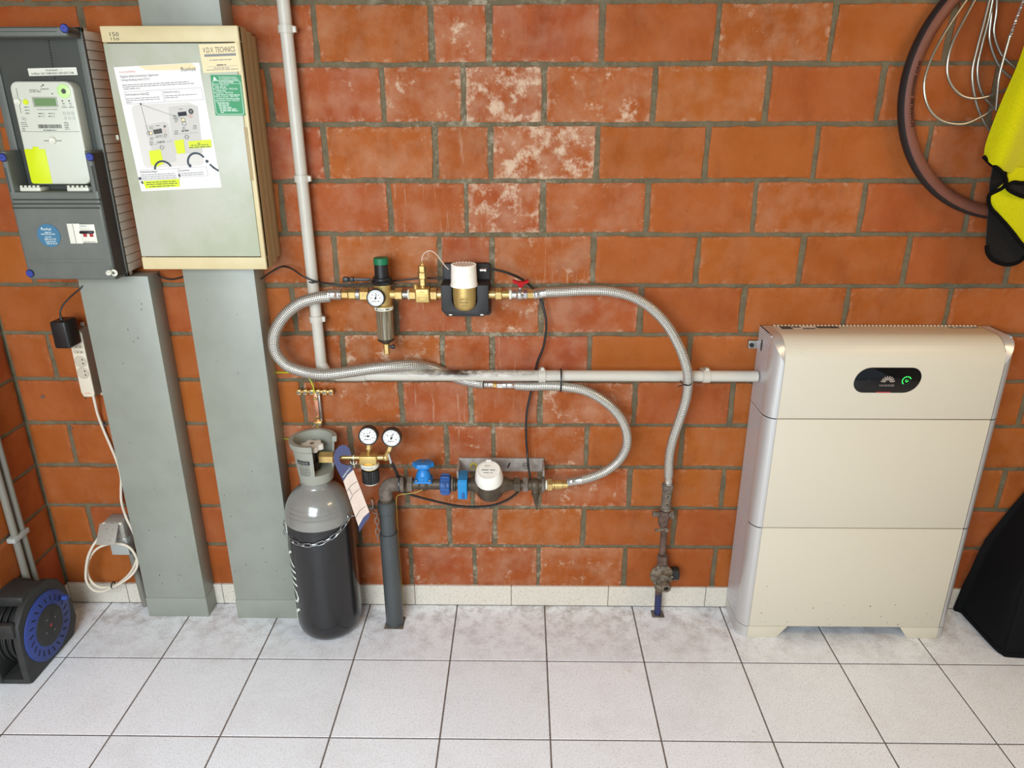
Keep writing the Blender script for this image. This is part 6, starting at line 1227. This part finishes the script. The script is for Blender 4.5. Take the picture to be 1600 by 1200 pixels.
rows = [
 [W(1640, -60, .12), W(1660, -60, .13), W(1690, -60, .11), W(1720, -60, .13)],
 [W(1613, 30, .12), W(1640, 30, .145), W(1670, 30, .11), W(1710, 30, .13)],
 [W(1590, 100, .12), W(1622, 100, .15), W(1655, 100, .11), W(1705, 100, .13)],
 [W(1562, 165, .12), W(1598, 170, .155), W(1635, 172, .11), W(1700, 170, .13)],
 [W(1541, 222, .12), W(1573, 235, .155), W(1618, 235, .11), W(1700, 235, .13)],
 [W(1537, 246, .12), W(1561, 264, .15), W(1602, 275, .105), W(1700, 290, .13)],
]
yA = sheetgrid(rows, .004, 'yellow', 'yellow_front', t); yA['label'] = 'yellow towelling'
rows = [
 [W(1574, 262, .115), W(1590, 262, .12), W(1615, 262, .12), W(1650, 262, .12), W(1700, 262, .12)],
 [W(1572, 282, .125), W(1588, 290, .13), W(1615, 300, .13), W(1650, 300, .12), W(1700, 300, .12)],
 [W(1548, 305, .125), W(1575, 312, .13), W(1605, 325, .13), W(1650, 330, .12), W(1700, 330, .12)],
 [W(1549, 320, .120), W(1572, 340, .125), W(1600, 355, .125), W(1650, 360, .12), W(1700, 360, .12)],
 [W(1562, 338, .115), W(1582, 362, .12), W(1603, 386, .12), W(1650, 395, .12), W(1700, 400, .12)]]
sheetgrid(rows, .004, 'yellow', 'yellow_lower_fold', t)['label'] = 'yellow towelling'
rows = [
 [W(1552, 262, .105), W(1575, 265, .105), W(1600, 265, .105), W(1650, 265, .1)],
 [W(1547, 290, .105), W(1572, 290, .108), W(1600, 290, .105), W(1650, 290, .1)],
 [W(1545, 320, .105), W(1570, 325, .110), W(1600, 325, .105), W(1650, 325, .1)],
 [W(1542, 360, .100), W(1568, 362, .108), W(1598, 362, .105), W(1650, 362, .1)],
 [W(1541, 385, .098), W(1566, 395, .106), W(1596, 392, .104), W(1650, 385, .1)],
 [W(1548, 402, .096), W(1568, 411, .104), W(1592, 409, .102), W(1650, 390, .1)]]
sheetgrid(rows, .004, 'towelb', 'dark_lining', t)['label'] = 'black lining'
mb = MB()
for pts in ([(1536.5, 244, .124), (1548, 256, .134), (1560, 264, .154), (1569, 274, .14), (1572, 284, .13), (1567, 293, .127), (1556, 299, .127), (1546, 305, .128), (1545, 317, .124), (1550, 328, .12), (1562, 339, .119), (1582, 363, .124), (1603, 387, .124), (1640, 400, .124)],
            [(1640, 284, .13), (1600, 286, .134), (1583, 285, .136), (1574, 291, .137), (1577, 297, .137), (1590, 304, .136), (1602, 308, .134), (1640, 318, .13)],
            [(1541.5, 384, .1), (1543, 396, .1), (1552, 407, .1), (1568, 413, .106), (1582, 413, .105), (1594, 408, .104), (1604, 398, .104)]):
    mb.tube(WP(pts, 6), .0050, 'hem', 8)
mb.add([W(*p) for p in ((1574, 291, .1355), (1583, 286, .1355), (1600, 287, .1335), (1640, 285, .13), (1640, 318, .13), (1602, 308, .1335), (1590, 303.5, .1355), (1577, 297, .1365))], [tuple(range(8))], 'towelb')
mb.build('hem', t)['label'] = 'black hem'
# black bag
t = thing('black_bag', (1.75, -.2, 0), 'large black fabric bag standing on the floor right of battery, against wall', 'bag')
import mathutils.noise as mn
bt_ = [(1.489, -.012), (1.483, -.03), (1.484, -.09), (1.488, -.20), (1.497, -.232), (1.52, -.245), (1.7, -.252), (1.95, -.255), (2.05, -.24), (2.06, -.1), (2.05, -.012), (1.8, -.010)]
mb = MB(); lv = [0, .012, .05, .10, .16, .22, .28, .34, .40, .46, .52, .58, .62, .64]; n = len(bt_)*4; vs = []; ctr = Vector((1.78, -.12))
bp = spline([Vector((x, y, 0)) for x, y in bt_], 4, closed=True); n = len(bp)
for li, z in enumerate(lv):
    for p in bp:
        f = z/.64; k = 1 if li else .985
        x_ = ctr.x+(p.x-ctr.x)*k; y_ = ctr.y+(p.y-ctr.y)*k
        if p.x < ctr.x: x_ += (.03*z/.25 if z < .25 else .03+(z-.25)*.45)*((ctr.x-p.x)/.3)
        y_ = y_*(1-.35*f) if y_ < -.05 else y_
        if z > .6: x_ = ctr.x+(x_-ctr.x)*.93; y_ = -.1+(y_+.1)*.8
        w_ = mn.noise(Vector((x_*7, y_*7+3, z*5)))*.012*min(1, z*12); y_ = min(y_-abs(w_), -.009); x_ += w_*.3
        vs.append(Vector((x_, y_, z)))
fs = [(i*n+j, i*n+(j+1) % n, (i+1)*n+(j+1) % n, (i+1)*n+j) for i in range(len(lv)-1) for j in range(n)]+[tuple(range(n))[::-1], tuple((len(lv)-1)*n+j for j in range(n))]
mb.add(vs, fs, 'bag'); mb.build('fabric_body', t, sharp=70)
mb = MB(); j = 16; mb.tube([vs[i*n+j]+Vector((-.001, -.003, .0)) for i in range(1, len(lv)-2)], .0025, 'bag', 6); mb.tube([vs[n+k]+Vector((0, 0, .004)) for k in range(4, 28)], .003, 'bag', 6); mb.build('piping', t)

# ============================================================ SMALL WALL FIXINGS
for px, py, lab in ((97, 533, 'silver wall plug in mortar joint left of power strip'), (112, 668, 'silver wall plug in mortar joint below the power strip'), (68, 619, 'small screw hole plug in brick left of power strip'), (165, 664, 'small screw beside white cord under the power strip')):
    q = W(px, py, 0); mb = MB(); mb.cyl(q-OUT*.003, q+OUT*.008, .0045, 'screwm', seg=12, bev=.001); mb.cyl(q+OUT*.008, q+OUT*.0085, .002, 'hole', seg=8); tag(mb.build('wall_plug'), lab, 'screw')
# crumbs and paper scraps on the floor
def FL(px, py): v = _ray(px, py); return CO+v*(-CO.z/v.z)
for px, py, s_, lab in ((983, 1050, .010, 'torn white scrap of paper on the floor tiles in front of wall'), (1177, 1145, .006, 'tiny white scrap of paper on floor before the battery')):
    q = FL(px, py); r = random.Random(px); pts = [(s_*(.5+.5*r.random())*cos(i*2*pi/9), s_*(.5+.5*r.random())*sin(i*2*pi/9)) for i in range(9)]
    mb = MB(); mb.prism(pts, frame(q, (1, 0, 0), (0, 1, 0)), .0003, .0012, 'paper'); tag(mb.build('paper_scrap'), lab, 'paper scrap')
GR = {'cable_tie': 'cable ties on the pipes', 'steel_duct': 'grey steel cable ducts', 'braided_hose': 'steel braided water hoses', 'black_cable': 'black cables along the wall', 'wall_plug': 'small fixings in the left wall bricks', 'paper_scrap': 'paper scraps on the floor', 'earth_wire': 'earth wires at the terminal'}
for o in bpy.data.objects:
    if '_o' in o: del o['_o']
    k = o.name.split('.')[0]
    if o.parent is None and k in GR and 'label' in o: o['group'] = GR[k]
